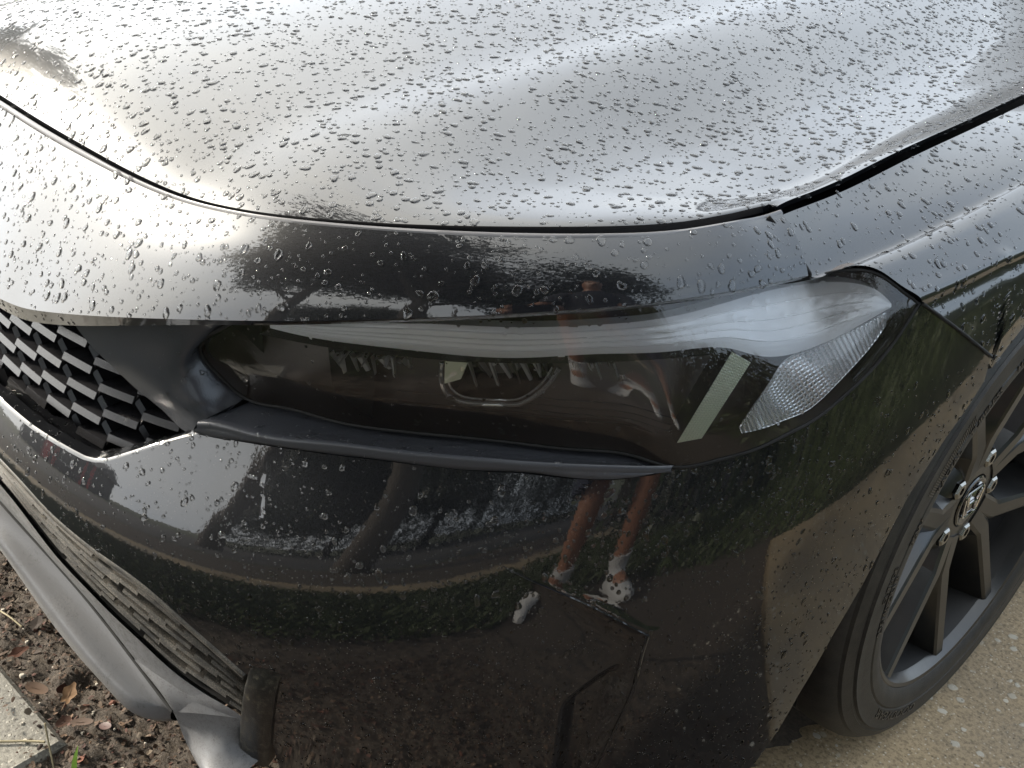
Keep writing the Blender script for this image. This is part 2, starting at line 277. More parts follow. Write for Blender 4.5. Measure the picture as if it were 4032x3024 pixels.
# measured outlines of the front corner, metres in car coordinates (x left, y rear, z up)
DATA = {
 'band_bot': [[0.2327,-0.8573,0.5909],[0.2656,-0.8515,0.593],[0.3035,-0.8433,0.5997],[0.374,-0.8238,0.6155],[0.4721,-0.7856,0.6377],[0.5487,-0.7458,0.6538],[0.613,-0.7045,0.6675],[0.669,-0.6614,0.6791],[0.7168,-0.6136,0.6879],[0.7574,-0.5579,0.6944],[0.7883,-0.4856,0.6986],[0.803,-0.4131,0.6982]],
 'band_bot_s': [0.2334,0.2667,0.3055,0.3785,0.4836,0.5699,0.6462,0.7168,0.7843,0.8535,0.9329,1.0087],
 'band_lip': [[0.2131,-0.8542,0.5737],[0.2476,-0.8487,0.5745],[0.2877,-0.8408,0.5814],[0.3622,-0.8212,0.6009],[0.4641,-0.7827,0.629],[0.5424,-0.7425,0.6471],[0.6078,-0.7008,0.6616],[0.6645,-0.6573,0.6734],[0.7129,-0.609,0.6824],[0.7539,-0.5527,0.6889],[0.7851,-0.4794,0.6933],[0.7996,-0.4057,0.6934]],
 'band_top': [[0.0788,-0.7819,0.7307],[0.1881,-0.7768,0.7234],[0.2738,-0.7681,0.7174],[0.3451,-0.7574,0.712],[0.4066,-0.7452,0.7103],[0.4521,-0.7354,0.7128],[0.4922,-0.7245,0.7164],[0.5473,-0.6999,0.7213],[0.6114,-0.6599,0.7264],[0.6656,-0.6154,0.7298],[0.7116,-0.5639,0.7327],[0.7391,-0.5162,0.7346],[0.7595,-0.4556,0.7382],[0.7629,-0.4237,0.7371],[0.7648,-0.4055,0.7383]],
 'band_top_s': [0.0832,0.1994,0.2927,0.3706,0.4378,0.4866,0.5298,0.5928,0.6716,0.745,0.8178,0.8765,0.9452,0.9792,0.9992],
 'hood_front': [[0.0583,-0.7738,0.7388],[0.1307,-0.772,0.7345],[0.2013,-0.7678,0.7295],[0.2605,-0.7617,0.7242],[0.306,-0.7559,0.7198],[0.3533,-0.7482,0.7159],[0.3961,-0.7396,0.7139],[0.4424,-0.7299,0.716],[0.4832,-0.719,0.7195],[0.5391,-0.6944,0.7243],[0.5886,-0.6645,0.7281],[0.6322,-0.6322,0.7317],[0.6709,-0.5969,0.7346],[0.7053,-0.5575,0.7365],[0.7241,-0.5259,0.7366],[0.7404,-0.4896,0.7373],[0.7537,-0.4477,0.7397],[0.757,-0.4138,0.7404],[0.7581,-0.4037,0.7416]],
 'hood_edge': [[0.7581,-0.4037,0.7416],[0.7565,-0.3504,0.7425],[0.7547,-0.2906,0.7475],[0.7514,-0.1817,0.7581],[0.7473,-0.0454,0.7676],[0.7424,0.1201,0.7804]],
 'fender_top': [[0.7669,-0.4092,0.7395],[0.7653,-0.357,0.7407],[0.7638,-0.3045,0.7423],[0.7605,-0.1961,0.7511],[0.7565,-0.0615,0.7604],[0.7516,0.1025,0.7724]],
 'seam_top': [[0.7624,-0.4225,0.736],[0.774,-0.4144,0.7222],[0.7873,-0.4091,0.7078],[0.8006,-0.4085,0.6964]],
 'lens_top': [[0.422,-0.753,0.5847],[0.4266,-0.7511,0.5919],[0.4426,-0.7463,0.6051],[0.4747,-0.7401,0.6257],[0.5183,-0.7285,0.641],[0.5922,-0.6897,0.6592],[0.6529,-0.6475,0.6727],[0.7037,-0.5998,0.6831],[0.7454,-0.5425,0.6898],[0.7769,-0.4676,0.6935],[0.7979,-0.4022,0.6916],[0.8164,-0.379,0.6992],[0.8333,-0.363,0.699],[0.853,-0.3454,0.6848],[0.8635,-0.3327,0.6746]],
 'lens_top_s': [0.4499,0.4551,0.4727,0.506,0.5518,0.6375,0.7134,0.7849,0.8582,0.9432,1.0176,1.0484,1.0703,1.0938,1.1091],
 'lens_bot': [[0.422,-0.753,0.5847],[0.4222,-0.7507,0.5731],[0.43,-0.7441,0.5595],[0.4412,-0.736,0.5455],[0.4525,-0.7308,0.5392],[0.4933,-0.7126,0.5402],[0.5363,-0.6926,0.5401],[0.5874,-0.6638,0.5434],[0.6333,-0.6338,0.5482],[0.6754,-0.6022,0.5503],[0.7143,-0.5714,0.5512],[0.7503,-0.5411,0.5515],[0.778,-0.5238,0.5478],[0.8013,-0.4931,0.5542],[0.8179,-0.4655,0.5625],[0.8287,-0.4437,0.5724],[0.839,-0.4204,0.5835],[0.848,-0.3973,0.6012],[0.8553,-0.373,0.6217],[0.8612,-0.3494,0.6505],[0.8635,-0.3327,0.6746]],
 'lens_bot_s': [0.4499,0.451,0.4614,0.4758,0.4891,0.5367,0.5869,0.6489,0.7067,0.762,0.8139,0.8626,0.8939,0.9331,0.9658,0.9906,1.0164,1.0416,1.0673,1.092,1.1091],
 'fascia_top': [[0.1954,-0.8682,0.4669],[0.258,-0.8606,0.4623],[0.3062,-0.8508,0.4608],[0.3396,-0.8421,0.46],[0.3538,-0.8367,0.4619],[0.3646,-0.831,0.4656],[0.4025,-0.8039,0.4886],[0.4434,-0.7737,0.5122],[0.4829,-0.7542,0.5157],[0.5372,-0.725,0.5217],[0.5979,-0.6881,0.5283],[0.6733,-0.6336,0.5334],[0.6935,-0.6161,0.5354],[0.7287,-0.5845,0.5348],[0.7501,-0.562,0.5359],[0.7696,-0.5379,0.5406],[0.7788,-0.5245,0.5458],[0.7829,-0.5189,0.5466],[0.801,-0.4921,0.5518],[0.8174,-0.464,0.5598],[0.8284,-0.4422,0.5699],[0.8389,-0.4193,0.5813],[0.8479,-0.3961,0.599],[0.8555,-0.3727,0.62],[0.8615,-0.3491,0.6488],[0.8653,-0.3306,0.6747],[0.8734,-0.307,0.6601],[0.8795,-0.2858,0.6472],[0.888,-0.248,0.6239],[0.8939,-0.2123,0.6023]],
 'fascia_top_s': [0.1951,0.2577,0.3063,0.3405,0.3555,0.3674,0.412,0.462,0.5072,0.5705,0.6433,0.7384,0.7657,0.8139,0.8456,0.8773,0.8939,0.9009,0.9338,0.9669,0.9917,1.0174,1.0427,1.0677,1.0924,1.1116,1.1368,1.159,1.198,1.2342],
 'arch': [[0.8956,-0.2051,0.5864],[0.8943,-0.232,0.5554],[0.8916,-0.2585,0.5288],[0.8872,-0.2953,0.4773],[0.8829,-0.3276,0.3955],[0.8773,-0.3534,0.3369],[0.8688,-0.3758,0.265],[0.8633,-0.3659,0.2013]],
 'arch_s': [1.2415,1.2146,1.188,1.151,1.1186,1.0924,1.0687,1.0765],
 'lgr_top': [[0.2225,-0.8858,0.4193],[0.2724,-0.8799,0.4102],[0.3155,-0.8732,0.3985],[0.3495,-0.8655,0.3904],[0.3802,-0.857,0.3832],[0.4302,-0.8398,0.3696],[0.4797,-0.8195,0.3406],[0.5062,-0.8063,0.3206],[0.5278,-0.7935,0.3]],
 'lgr_top_s': [0.2192,0.2679,0.3101,0.3437,0.3744,0.4252,0.4766,0.5051,0.5292],
 'lgr_bot': [[0.2108,-0.8767,0.3483],[0.2803,-0.8648,0.3131],[0.318,-0.8563,0.298],[0.3537,-0.8467,0.2817],[0.3915,-0.8349,0.2645],[0.4278,-0.8217,0.2446],[0.4681,-0.805,0.2305],[0.5047,-0.7877,0.2173]],
 'lgr_bot_s': [0.2091,0.2785,0.3164,0.3526,0.3915,0.4293,0.4722,0.5118],
 'split_in': [[0.1293,-0.876,0.3103],[0.1702,-0.8678,0.2939],[0.2096,-0.8596,0.2782],[0.2882,-0.8449,0.2467],[0.3697,-0.8342,0.2141],[0.4295,-0.827,0.1902]],
 'split_ridge': [[0.1492,-0.889,0.2748],[0.2108,-0.8791,0.2532],[0.3095,-0.8661,0.2187],[0.368,-0.8544,0.1982],[0.3925,-0.8451,0.1896],[0.4081,-0.8331,0.1842],[0.4174,-0.8232,0.1809]],
 'split_out': [[0.1358,-0.888,0.2565],[0.205,-0.8827,0.2323],[0.3034,-0.8708,0.1978],[0.3556,-0.8602,0.1795],[0.3819,-0.853,0.1703],[0.4049,-0.8317,0.1623],[0.411,-0.8205,0.1602]],
 'corner_low': [[0.3969,-0.8149,0.15],[0.4303,-0.8208,0.15],[0.475,-0.8263,0.15],[0.5158,-0.8304,0.15]],
 'trim_low': [[0.4401,-0.7762,0.5144],[0.4449,-0.7743,0.5141],[0.4843,-0.7548,0.5176],[0.5385,-0.7257,0.5235],[0.5991,-0.6889,0.5301],[0.6742,-0.6345,0.5352],[0.6943,-0.617,0.5376],[0.7295,-0.5856,0.5367],[0.7509,-0.5632,0.5377],[0.7703,-0.5392,0.5429],[0.7791,-0.5265,0.5481]],
 'trim_ridge': [[0.4474,-0.7752,0.5256],[0.4525,-0.7724,0.527],[0.502,-0.7485,0.5298],[0.5662,-0.7126,0.5381],[0.624,-0.6756,0.5432],[0.6758,-0.6366,0.5472],[0.6957,-0.6192,0.5477],[0.729,-0.5865,0.5484],[0.7599,-0.5518,0.5485],[0.7747,-0.5332,0.5486],[0.7792,-0.5261,0.5485]],
 'trim_a': [[0.316,-0.8217,0.5858],[0.3311,-0.8157,0.5688],[0.3469,-0.8091,0.5567],[0.3592,-0.8012,0.5436],[0.3714,-0.7931,0.5307],[0.3933,-0.7791,0.5113],[0.411,-0.7682,0.4962],[0.4175,-0.7656,0.4998]],
 'trim_b': [[0.4678,-0.7268,0.6197],[0.4467,-0.7379,0.6105],[0.4294,-0.7455,0.5963],[0.416,-0.7511,0.5819],[0.4212,-0.7468,0.5632],[0.4294,-0.739,0.5481],[0.4381,-0.733,0.5393],[0.4479,-0.7285,0.5354]],
 'trim_m': [[0.4127,-0.7804,0.6116],[0.4126,-0.7783,0.5942],[0.4144,-0.7765,0.5809],[0.4153,-0.7751,0.5671],[0.4191,-0.7714,0.5513],[0.4296,-0.765,0.5372],[0.4356,-0.7581,0.5256],[0.4421,-0.7531,0.5196]],
 'grf_in': [[0.0983,-0.8409,0.4458],[0.1574,-0.8365,0.4462],[0.2071,-0.8308,0.4439],[0.2418,-0.8253,0.4413],[0.2682,-0.8204,0.4399],[0.2845,-0.8149,0.4358],[0.3,-0.8092,0.438],[0.3157,-0.8032,0.4445],[0.3439,-0.7902,0.4603],[0.374,-0.7743,0.4752],[0.3944,-0.7606,0.486]],
 'grf_mid': [[0.1482,-0.8554,0.454],[0.1992,-0.85,0.4503],[0.2351,-0.8447,0.448],[0.268,-0.8388,0.4472],[0.2919,-0.8327,0.4436],[0.3156,-0.826,0.4453],[0.3326,-0.8194,0.4512],[0.3489,-0.8106,0.4601],[0.3761,-0.7957,0.476],[0.4019,-0.7813,0.4897],[0.4219,-0.7681,0.5009]],
 'drl_top': [[0.5024,-0.7266,0.6323],[0.5509,-0.7058,0.6424],[0.628,-0.6572,0.6566],[0.6809,-0.6144,0.6618],[0.7206,-0.5716,0.6669],[0.7546,-0.5225,0.6733],[0.7675,-0.4922,0.6779],[0.7775,-0.4562,0.6819],[0.7936,-0.3987,0.6841],[0.8202,-0.3703,0.6875],[0.8391,-0.3549,0.6816],[0.8476,-0.3489,0.6735]],
 'drl_bot': [[0.5025,-0.7271,0.6253],[0.5379,-0.7126,0.6266],[0.5687,-0.6957,0.6283],[0.6131,-0.6677,0.6313],[0.6818,-0.6151,0.6361],[0.7243,-0.5723,0.6436],[0.7621,-0.5264,0.6475],[0.7852,-0.4832,0.6468],[0.798,-0.4594,0.6383],[0.8086,-0.4337,0.6349],[0.8302,-0.3863,0.6491],[0.8491,-0.3505,0.6707]],
 'drl_low': [[0.4728,-0.7218,0.6071],[0.5199,-0.705,0.6116],[0.5551,-0.6868,0.6137],[0.6009,-0.6582,0.6171],[0.6719,-0.6048,0.6242],[0.716,-0.5612,0.6296],[0.755,-0.5149,0.6351],[0.7754,-0.4746,0.6355]],
 'bar': [[0.7838,-0.4743,0.6404],[0.7936,-0.459,0.6301],[0.7847,-0.4976,0.5683],[0.7727,-0.5147,0.5645]],
 'mk_top': [[0.8016,-0.4708,0.5775],[0.8055,-0.4563,0.601],[0.8068,-0.444,0.6152],[0.8074,-0.4296,0.6285],[0.8171,-0.4028,0.636],[0.8283,-0.3819,0.6467],[0.8381,-0.3655,0.6556],[0.8457,-0.3507,0.6654]],
 'mk_bot': [[0.8043,-0.4708,0.5731],[0.8141,-0.4507,0.5761],[0.821,-0.4352,0.5809],[0.8283,-0.4188,0.586],[0.8371,-0.3958,0.6056],[0.8446,-0.3727,0.6302],[0.8477,-0.3622,0.6435],[0.8495,-0.3537,0.6566]],
 'proj_out': [[0.6235,-0.6427,0.6168],[0.622,-0.6399,0.5936],[0.6261,-0.6341,0.583],[0.6389,-0.6231,0.5793],[0.6597,-0.6073,0.5818],[0.6711,-0.5988,0.5845],[0.6816,-0.5924,0.5939],[0.6914,-0.586,0.6084],[0.6967,-0.5819,0.6231]],
 'facet_l': [[0.5273,-0.6899,0.6001],[0.5596,-0.6721,0.6046],[0.5927,-0.6513,0.6083],[0.5964,-0.6468,0.5946],[0.5466,-0.6776,0.5888],[0.5339,-0.6853,0.5926]],
 'facet_r': [[0.6943,-0.5702,0.6227],[0.7206,-0.5412,0.6254],[0.7141,-0.5488,0.6129],[0.6922,-0.5719,0.6085]],
 'crease': [[0.7046,-0.6395,0.4583],[0.7221,-0.6259,0.4486],[0.7546,-0.5957,0.4302],[0.7772,-0.5711,0.412],[0.7963,-0.547,0.3925]],
 'crease_s': [0.7577,0.7794,0.8229,0.8556,0.8855],
 'vcrease': [[0.7963,-0.547,0.3925],[0.7957,-0.5502,0.3736],[0.7947,-0.5537,0.3364],[0.7873,-0.5618,0.2837],[0.7768,-0.5669,0.2235]],
 'vcrease_s': [0.8855,0.8826,0.8793,0.8688,0.8586],
 'pocket': [[0.7949,-0.5523,0.3624],[0.7772,-0.5788,0.3448],[0.7583,-0.6033,0.318],[0.7509,-0.6109,0.2939],[0.7495,-0.6024,0.2262]],
 'pocket_s': [0.8806,0.8498,0.8198,0.8095,0.8148],
 'pillar': [[0.5278,-0.7935,0.3],[0.5559,-0.7779,0.3162],[0.5191,-0.7699,0.1594],[0.4877,-0.784,0.1502]],
 'pillar_s': [0.5292,0.5603,0.5325,0.4984],
 'gr': [[0.144,-0.8377,0.5425],[0.2923,-0.8151,0.5695],[0.3516,-0.7858,0.5198],[0.3924,-0.7603,0.4845],[0.3,-0.8092,0.438],[0.0983,-0.8409,0.4458]],
 'gr_s': [0.1467,0.3009,0.3683,0.4178,0.31,0.1],
 'wheel': [0.8907392016205674,-0.011498055052230064,0.3358641499403527,-0.03764412054952651,-0.007975200712244692,-0.027360597347525346,0.2418164749612147],
}

# ------------------------------------------------------------------ mesh helpers
MIR = np.array([-1., 1., 1.])
class MB:
    def __init__(s): s.v = []; s.f = []; s.n = 0
    def add(s, V, F):
        V = np.asarray(V, float).reshape(-1, 3); s.v.append(V); s.f += [tuple(int(i)+s.n for i in f) for f in F]; s.n += len(V)
    def grid(s, P, flip=False, cu=False, cv=False):
        P = np.asarray(P, float); a, b = P.shape[:2]; F = []
        for i in range(a if cu else a-1):
            for j in range(b if cv else b-1):
                q = (i*b+j, i*b+(j+1) % b, ((i+1) % a)*b+(j+1) % b, ((i+1) % a)*b+j)
                F.append(q[::-1] if flip else q)
        s.add(P.reshape(-1, 3), F)
    def box(s, c, d, ax=None):
        c = np.asarray(c, float); d = np.asarray(d, float)/2; ax = np.eye(3) if ax is None else np.asarray(ax, float)
        V = [c+(x*d[0])*ax[0]+(y*d[1])*ax[1]+(z*d[2])*ax[2] for x in (-1, 1) for y in (-1, 1) for z in (-1, 1)]
        s.add(V, [(0, 1, 3, 2), (4, 6, 7, 5), (0, 4, 5, 1), (2, 3, 7, 6), (0, 2, 6, 4), (1, 5, 7, 3)])
    def tube(s, P, r, k=8, closed=False):
        P = np.asarray(P, float); n = len(P); r = np.broadcast_to(r, n)
        T = np.roll(P, -1, 0)-np.roll(P, 1, 0) if closed else np.gradient(P, axis=0)
        T /= np.linalg.norm(T, axis=1)[:, None]+1e-12
        ref = np.array([0, 0, 1.]) if abs(T[:, 2]).mean() < .8 else np.array([1., 0, 0])
        A = np.cross(T, ref); A /= np.linalg.norm(A, axis=1)[:, None]; Bq = np.cross(T, A)
        th = np.arange(k)*2*np.pi/k
        G = P[:, None]+r[:, None, None]*(np.cos(th)[None, :, None]*A[:, None]+np.sin(th)[None, :, None]*Bq[:, None])
        s.grid(G, cu=closed, cv=True)
        if not closed:
            for i in (0, n-1):
                s.add(G[i], [tuple(range(k))])
    def mirrored(s):
        m = MB(); m.v = [V*MIR for V in s.v]; m.f = [f[::-1] for f in s.f]; m.n = s.n; return m
    def join(s, o):
        for V in o.v: s.v.append(V)
        s.f += [tuple(i+s.n for i in f) for f in o.f]; s.n += o.n
    def mesh(s, name, m, ang=40, weld=1e-5):
        me = bpy.data.meshes.new(name)
        V = np.concatenate(s.v); me.from_pydata(V.tolist(), [], s.f); me.update()
        ms = m if isinstance(m, (list, tuple)) else [m]
        for x in ms: me.materials.append(MAT[x])
        if weld:
            import bmesh
            bm = bmesh.new(); bm.from_mesh(me); bmesh.ops.remove_doubles(bm, verts=bm.verts, dist=weld); bmesh.ops.recalc_face_normals(bm, faces=bm.faces) if ang and getattr(s, 'recalc', False) else None
            bm.to_mesh(me); bm.free()
        if ang:
            me.polygons.foreach_set('use_smooth', [True]*len(me.polygons)); me.set_sharp_from_angle(angle=R(ang))
        return me
    def build(s, name, m, parent=None, ang=40, weld=1e-5, label=None):
        o = bpy.data.objects.new(name, s.mesh(name, m, ang, weld)); COL.objects.link(o); o.parent = parent
        if label: o['label'] = label
        return o
def tag(o, label=None, cat=None, group=None, kind=None):
    for k, v in (('label', label), ('category', cat), ('group', group), ('kind', kind)):
        if v: o[k] = v
    return o
def empty(name, loc=(0, 0, 0), parent=None):
    o = bpy.data.objects.new(name, None); o.location = loc; o.empty_display_size = .1; COL.objects.link(o); o.parent = parent; return o
def rs(P, n, dense=None):
    """resample a point list through a spline"""
    f = spl(P); t = np.linspace(0, 1, n) if dense is None else dense
    return f(t*f.d[-1])
def loft(rails, nu, nv, smooth=True, t=None):
    Q = np.stack([rs(r, nu) for r in rails])            # rails x nu x 3
    k = len(rails)
    if not smooth:
        tt = np.linspace(0, k-1, nv); i = np.clip(tt.astype(int), 0, k-2); w = (tt-i)[:, None, None]
        return Q[i]*(1-w)+Q[i+1]*w
    if t is None:
        d = np.r_[0, np.cumsum(np.linalg.norm(np.diff(Q, axis=0), axis=2).mean(1))]
    else: d = np.asarray(t, float)
    f = spl(Q.reshape(k, -1), d)
    return f(np.linspace(0, d[-1], nv)).reshape(nv, nu, 3)
A = lambda k: np.array(DATA[k], float)

def sstep(x, a, b_): t = np.clip((x-a)/(b_-a), 0, 1); return t*t*(3-2*t)
# ==================================================================== the ground
def ground_sheet(name, m, poly, z, label=None, kind='structure', cat=None):
    b = MB(); n = len(poly); b.add([(x, y, z) for x, y in poly], [tuple(range(n))]); o = b.build(name, m, None, 0)
    tag(o, label, cat, None, kind); return o
ground_sheet('ground', 'lawn_earth', [(-250, -250), (250, -250), (250, 250), (-250, 250)], -.03)
ground_sheet('mulch_bed', 'soil', [(-30, -4.4), (30, -4.4), (30, -.20), (-30, -.20)], -.026)
ground_sheet('street', 'asphalt', [(-60, -13.5), (60, -13.5), (60, -4.6), (-60, -4.6)], -.022)
def slab(name, m, x0, x1, y0, y1, z0, z1, ch=.006):
    b = MB()
    lo = [(x0, y0), (x1, y0), (x1, y1), (x0, y1)]; c = ch
    hi = [(x0+c, y0+c), (x1-c, y0+c), (x1-c, y1-c), (x0+c, y1-c)]
    V = [(x, y, z0) for x, y in lo]+[(x, y, z1-c) for x, y in lo]+[(x, y, z1) for x, y in hi]
    F = [(i, (i+1) % 4, 4+(i+1) % 4, 4+i) for i in range(4)]+[(4+i, 4+(i+1) % 4, 8+(i+1) % 4, 8+i) for i in range(4)]+[(8, 9, 10, 11)]
    b.add(V, F); return b.build(name, m, None, 20)
tag(slab('driveway', 'driveway_concrete', -2.3, 1.85, -.27, 9.0, -.06, .012), None, None, None, 'structure')
tag(slab('pavement', 'driveway_concrete', -40, 40, -2.62, -2.25, -.06, .004), None, None, None, 'structure')
SLX, SLY, SLA = .215, -.884, math.atan2(.018, .191)
# the concrete edging slab in the corner of the bed (turned a little)
ob = slab('edging_slab', 'slab_concrete', -1.6, 0.0, -.42, 0.0, -.06, .006); ob.location = (SLX, SLY, 0); ob.rotation_euler = (0, 0, SLA)
tag(ob, None, None, None, 'structure')

def vnoise(x, y, seed, f):
    """smooth value noise"""
    g = np.random.default_rng(seed).random((256, 256)); x = x*f; y = y*f
    i = np.floor(x).astype(int); j = np.floor(y).astype(int); u = x-i; v = y-j; u = u*u*(3-2*u); v = v*v*(3-2*v)
    h = lambda a, b: g[a % 256, b % 256]
    return (h(i, j)*(1-u)+h(i+1, j)*u)*(1-v)+(h(i, j+1)*(1-u)+h(i+1, j+1)*u)*v
def soil_z(x, y):
    return -.020+.010*vnoise(x, y, 1, 9)+.012*vnoise(x, y, 2, 30)+.008*vnoise(x, y, 3, 85)
b = MB(); nx, ny = 390, 220
X, Y = np.meshgrid(np.linspace(-1.0, 1.25, nx), np.linspace(-1.40, -.24, ny), indexing='ij')
b.grid(np.stack([X, Y, soil_z(X, Y)+.004*vnoise(X, Y, 4, 200)], -1))
tag(b.build('soil_bed', 'soil', None, 60, 0), None, None, None, 'structure')
# chopped leaf litter over the soil
def on_slab(x, y):
    a = SLA; dx = x-SLX; dy = y-SLY
    return (dx*math.cos(a)+dy*math.sin(a) < .0) & (-dx*math.sin(a)+dy*math.cos(a) < 0)
def litter(n, x0, x1, y0, y1, smin, smax, seed, cols, keep=None, thin=True):
    g = np.random.default_rng(seed); V = []; F = []; T = []
    k = 0
    for _ in range(n):
        x = g.uniform(x0, x1); y = g.uniform(y0, y1)
        if keep is not None and not keep(x, y, g): continue
        s = smin+(smax-smin)*g.random()**2.6; w = s*g.uniform(.35, .8); a = g.uniform(0, 6.28); q = g.normal(0, .38, 2); cv = g.uniform(-.5, .6)*w
        z = (soil_z(np.array([x]), np.array([y]))[0] if not on_slab(x, y) else .007)+.0035+abs(q).sum()*s*.25
        ca, sa = math.cos(a), math.sin(a)
        pts = [(-.5, -.30, 0), (-.15, -.5, .2), (.3, -.42, .1), (.55, 0, -.1), (.25, .45, .15), (-.2, .5, .1), (-.52, .22, 0), (0, 0, 1.)]
        for (u, v, h) in pts:
            u = u*s*g.uniform(.7, 1.2); v = v*w*g.uniform(.7, 1.2)
            V.append((x+u*ca-v*sa, y+u*sa+v*ca, z+u*q[0]+v*q[1]+h*cv*.5))
        c = cols[g.integers(len(cols))]; br = g.uniform(.55, 1.35)
        for i in range(7): F.append((k+i, k+(i+1) % 7, k+7))
        T += [tuple(min(1, q_*br) for q_ in c)+(1,)]*8
        k += 8
    me = bpy.data.meshes.new('leaf_litter'); me.from_pydata(V, [], F); me.update(); me.materials.append(MAT['leaf_litter'])
    at = me.color_attributes.new('tint', 'FLOAT_COLOR', 'POINT'); at.data.foreach_set('color', np.array(T, np.float32).ravel())
    return me
LC = [(.060, .036, .022), (.075, .045, .028), (.045, .028, .018), (.085, .058, .038), (.035, .022, .016), (.10, .06, .035), (.11, .085, .06), (.075, .032, .022)]
def kp(x, y, g):
    return ((not on_slab(x, y)) and (y < -.30 or g.random() < 1-(y+.30)/.065) and not (.15 < x < .62 and y > -.62)) or on_slab(x, y) and g.random() < .10+.5*max(0, 1-abs((-(x-SLX)*.094+(y-SLY)*.995))/.05)*.5
ob = bpy.data.objects.new('leaf_litter', litter(40000, -.60, 1.05, -1.12, -.235, .0022, .0095, 3, LC, kp)); COL.objects.link(ob)
tag(ob, None, None, None, 'stuff')
ob = bpy.data.objects.new('coarse_leaf_litter', litter(420, -.60, .80, -1.15, -.63, .009, .021, 5, LC[:4]+[(.13, .05, .03)], kp)); COL.objects.link(ob)
tag(ob, None, None, None, 'stuff')
# bigger leaves one can pick out
def big_leaf(name, loc, s, rot, col, label, lobes=0):
    b = MB(); n = 18; V = []; 
    for i in range(n):
        t = 2*math.pi*i/n; r = (.5+.10*math.cos(t)+(.10*math.cos(lobes*t+.7) if lobes else 0))*s
        V.append((r*math.cos(t)*1.15, r*math.sin(t)*.62, .12*s*math.sin(t*1.5)**2+.06*s*math.cos(3*t)))
    V.append((0, 0, -.02*s)); b.add(V, [(i, (i+1) % n, n) for i in range(n)])
    b.tube([(-.85*s, .02*s, .01*s), (-.5*s, 0, 0), (.45*s, 0, .015*s)], .012*s, 5)
    m = name+'_'+'skin'; mm = mat('dry_leaf_%d' % len(MAT), col, .6)
    o = b.build(name, mm.name, None, 50); o.location = loc; o.rotation_euler = rot; tag(o, label, 'leaf', 'fallen leaves on the bed'); return o
big_leaf('fallen_leaf', (.155, -.857, .016), .026, (.25, -.15, 2.4), (.26, .155, .08), 'crumpled tan leaf lying on the soil below the front lip', 5)
big_leaf('fallen_leaf', (.113, -.884, .014), .026, (.1, .25, .7), (.16, .10, .065), 'brown cupped leaf at the edge of the concrete slab')
big_leaf('fallen_leaf', (.205, -.863, .014), .024, (-.2, .1, 1.0), (.115, .078, .058), 'dull brown oval leaf on the soil near the grass blade')
big_leaf('fallen_leaf', (.190, -.879, .012), .020, (.3, .2, 2.0), (.09, .045, .03), 'dark reddish leaf tucked beside the slab corner')
big_leaf('fallen_leaf', (.230, -.842, .014), .018, (.1, -.3, .3), (.06, .024, .018), 'small red brown leaf on the soil by the lip end')
big_leaf('fallen_leaf', (.035, -.880, .014), .022, (.3, .1, 1.8), (.12, .05, .03), 'rusty leaf near the left edge of the bed', 4)
def twig(pts, r, label, m='dry_stalk', name='twig'):
    b = MB(); b.tube(rs(pts, 14), r, 6); o = b.build(name, m, None, 60); tag(o, label, 'twig'); return o
twig([(.12, -.985, .009), (.165, -.950, .010), (.186, -.924, .010), (.206, -.905, .012)], .0016, 'thin pale twig lying across the concrete slab')
twig([(-.075, -.869, .008), (-.05, -.863, .011), (-.018, -.856, .009)], .0012, 'pale straw lying on the soil at the left')
b = MB()
for k, (bx, by, h, dx, dy, w) in enumerate([(.262, -.893, .038, .000, .010, .0035)]):
    t = np.linspace(0, 1, 9); P = np.stack([bx+dx*t**1.6, by+dy*t**1.6, h*t], -1); ww = w*(1-t**2.2)+.0002
    s_ = np.array([.8, .6, 0])
    b.grid(np.stack([P-s_*ww[:, None], P+np.array([0, 0, -.0008]), P+s_*ww[:, None]], 1))
tag(b.build('grass_sprout', 'young_blade', None, 60), 'bright green grass sprout growing from the leaf litter', 'grass')
twig([(.245, -.910, .0), (.238, -.908, .015), (.226, -.905, .032), (.216, -.902, .05)], .0011, 'thin green yellow stalk standing beside the slab', 'dry_stalk', 'grass_stalk')
# pale pebbles: in the bed and sitting in the worn driveway surface
def pebbles(name, n, x0, x1, y0, y1, smin, smax, z, seed, m='pale_pebble', flat=.35):
    g = np.random.default_rng(seed); b = MB()
    th = np.arange(7)*2*np.pi/7
    for _ in range(n):
        x = g.uniform(x0, x1); y = g.uniform(y0, y1); s = smin+(smax-smin)*g.random()**2.5; el = g.uniform(.6, 1); a = g.uniform(0, 6.28)
        r = s*(1+g.normal(0, .13, 7)); px = r*np.cos(th); py = r*np.sin(th)*el
        qx = px*np.cos(a)-py*np.sin(a); qy = px*np.sin(a)+py*np.cos(a)
        zz = z(x, y) if callable(z) else z
        lo = np.stack([x+qx, y+qy, np.full(7, zz-.001)], -1); mi = np.stack([x+qx*.93, y+qy*.93, np.full(7, zz+s*flat*.6)], -1); hi = np.stack([x+qx*.55, y+qy*.55, np.full(7, zz+s*flat)], -1)
        b.grid(np.stack([lo, mi, hi]), cv=True); b.add(hi, [tuple(range(7))])
    o = b.build(name, m, None, 50, 0); tag(o, None, None, None, 'stuff'); return o
pebbles('gravel', 160, -.5, .5, -1.1, -.72, .0015, .0045, lambda x, y: float(soil_z(np.array([x]), np.array([y]))[0])+.004 if not on_slab(x, y) else .006, 11, flat=.7)
pebbles('pebbles', 300, .70, 1.5, -.5, .9, .0016, .0068, .0121, 12, flat=.08)

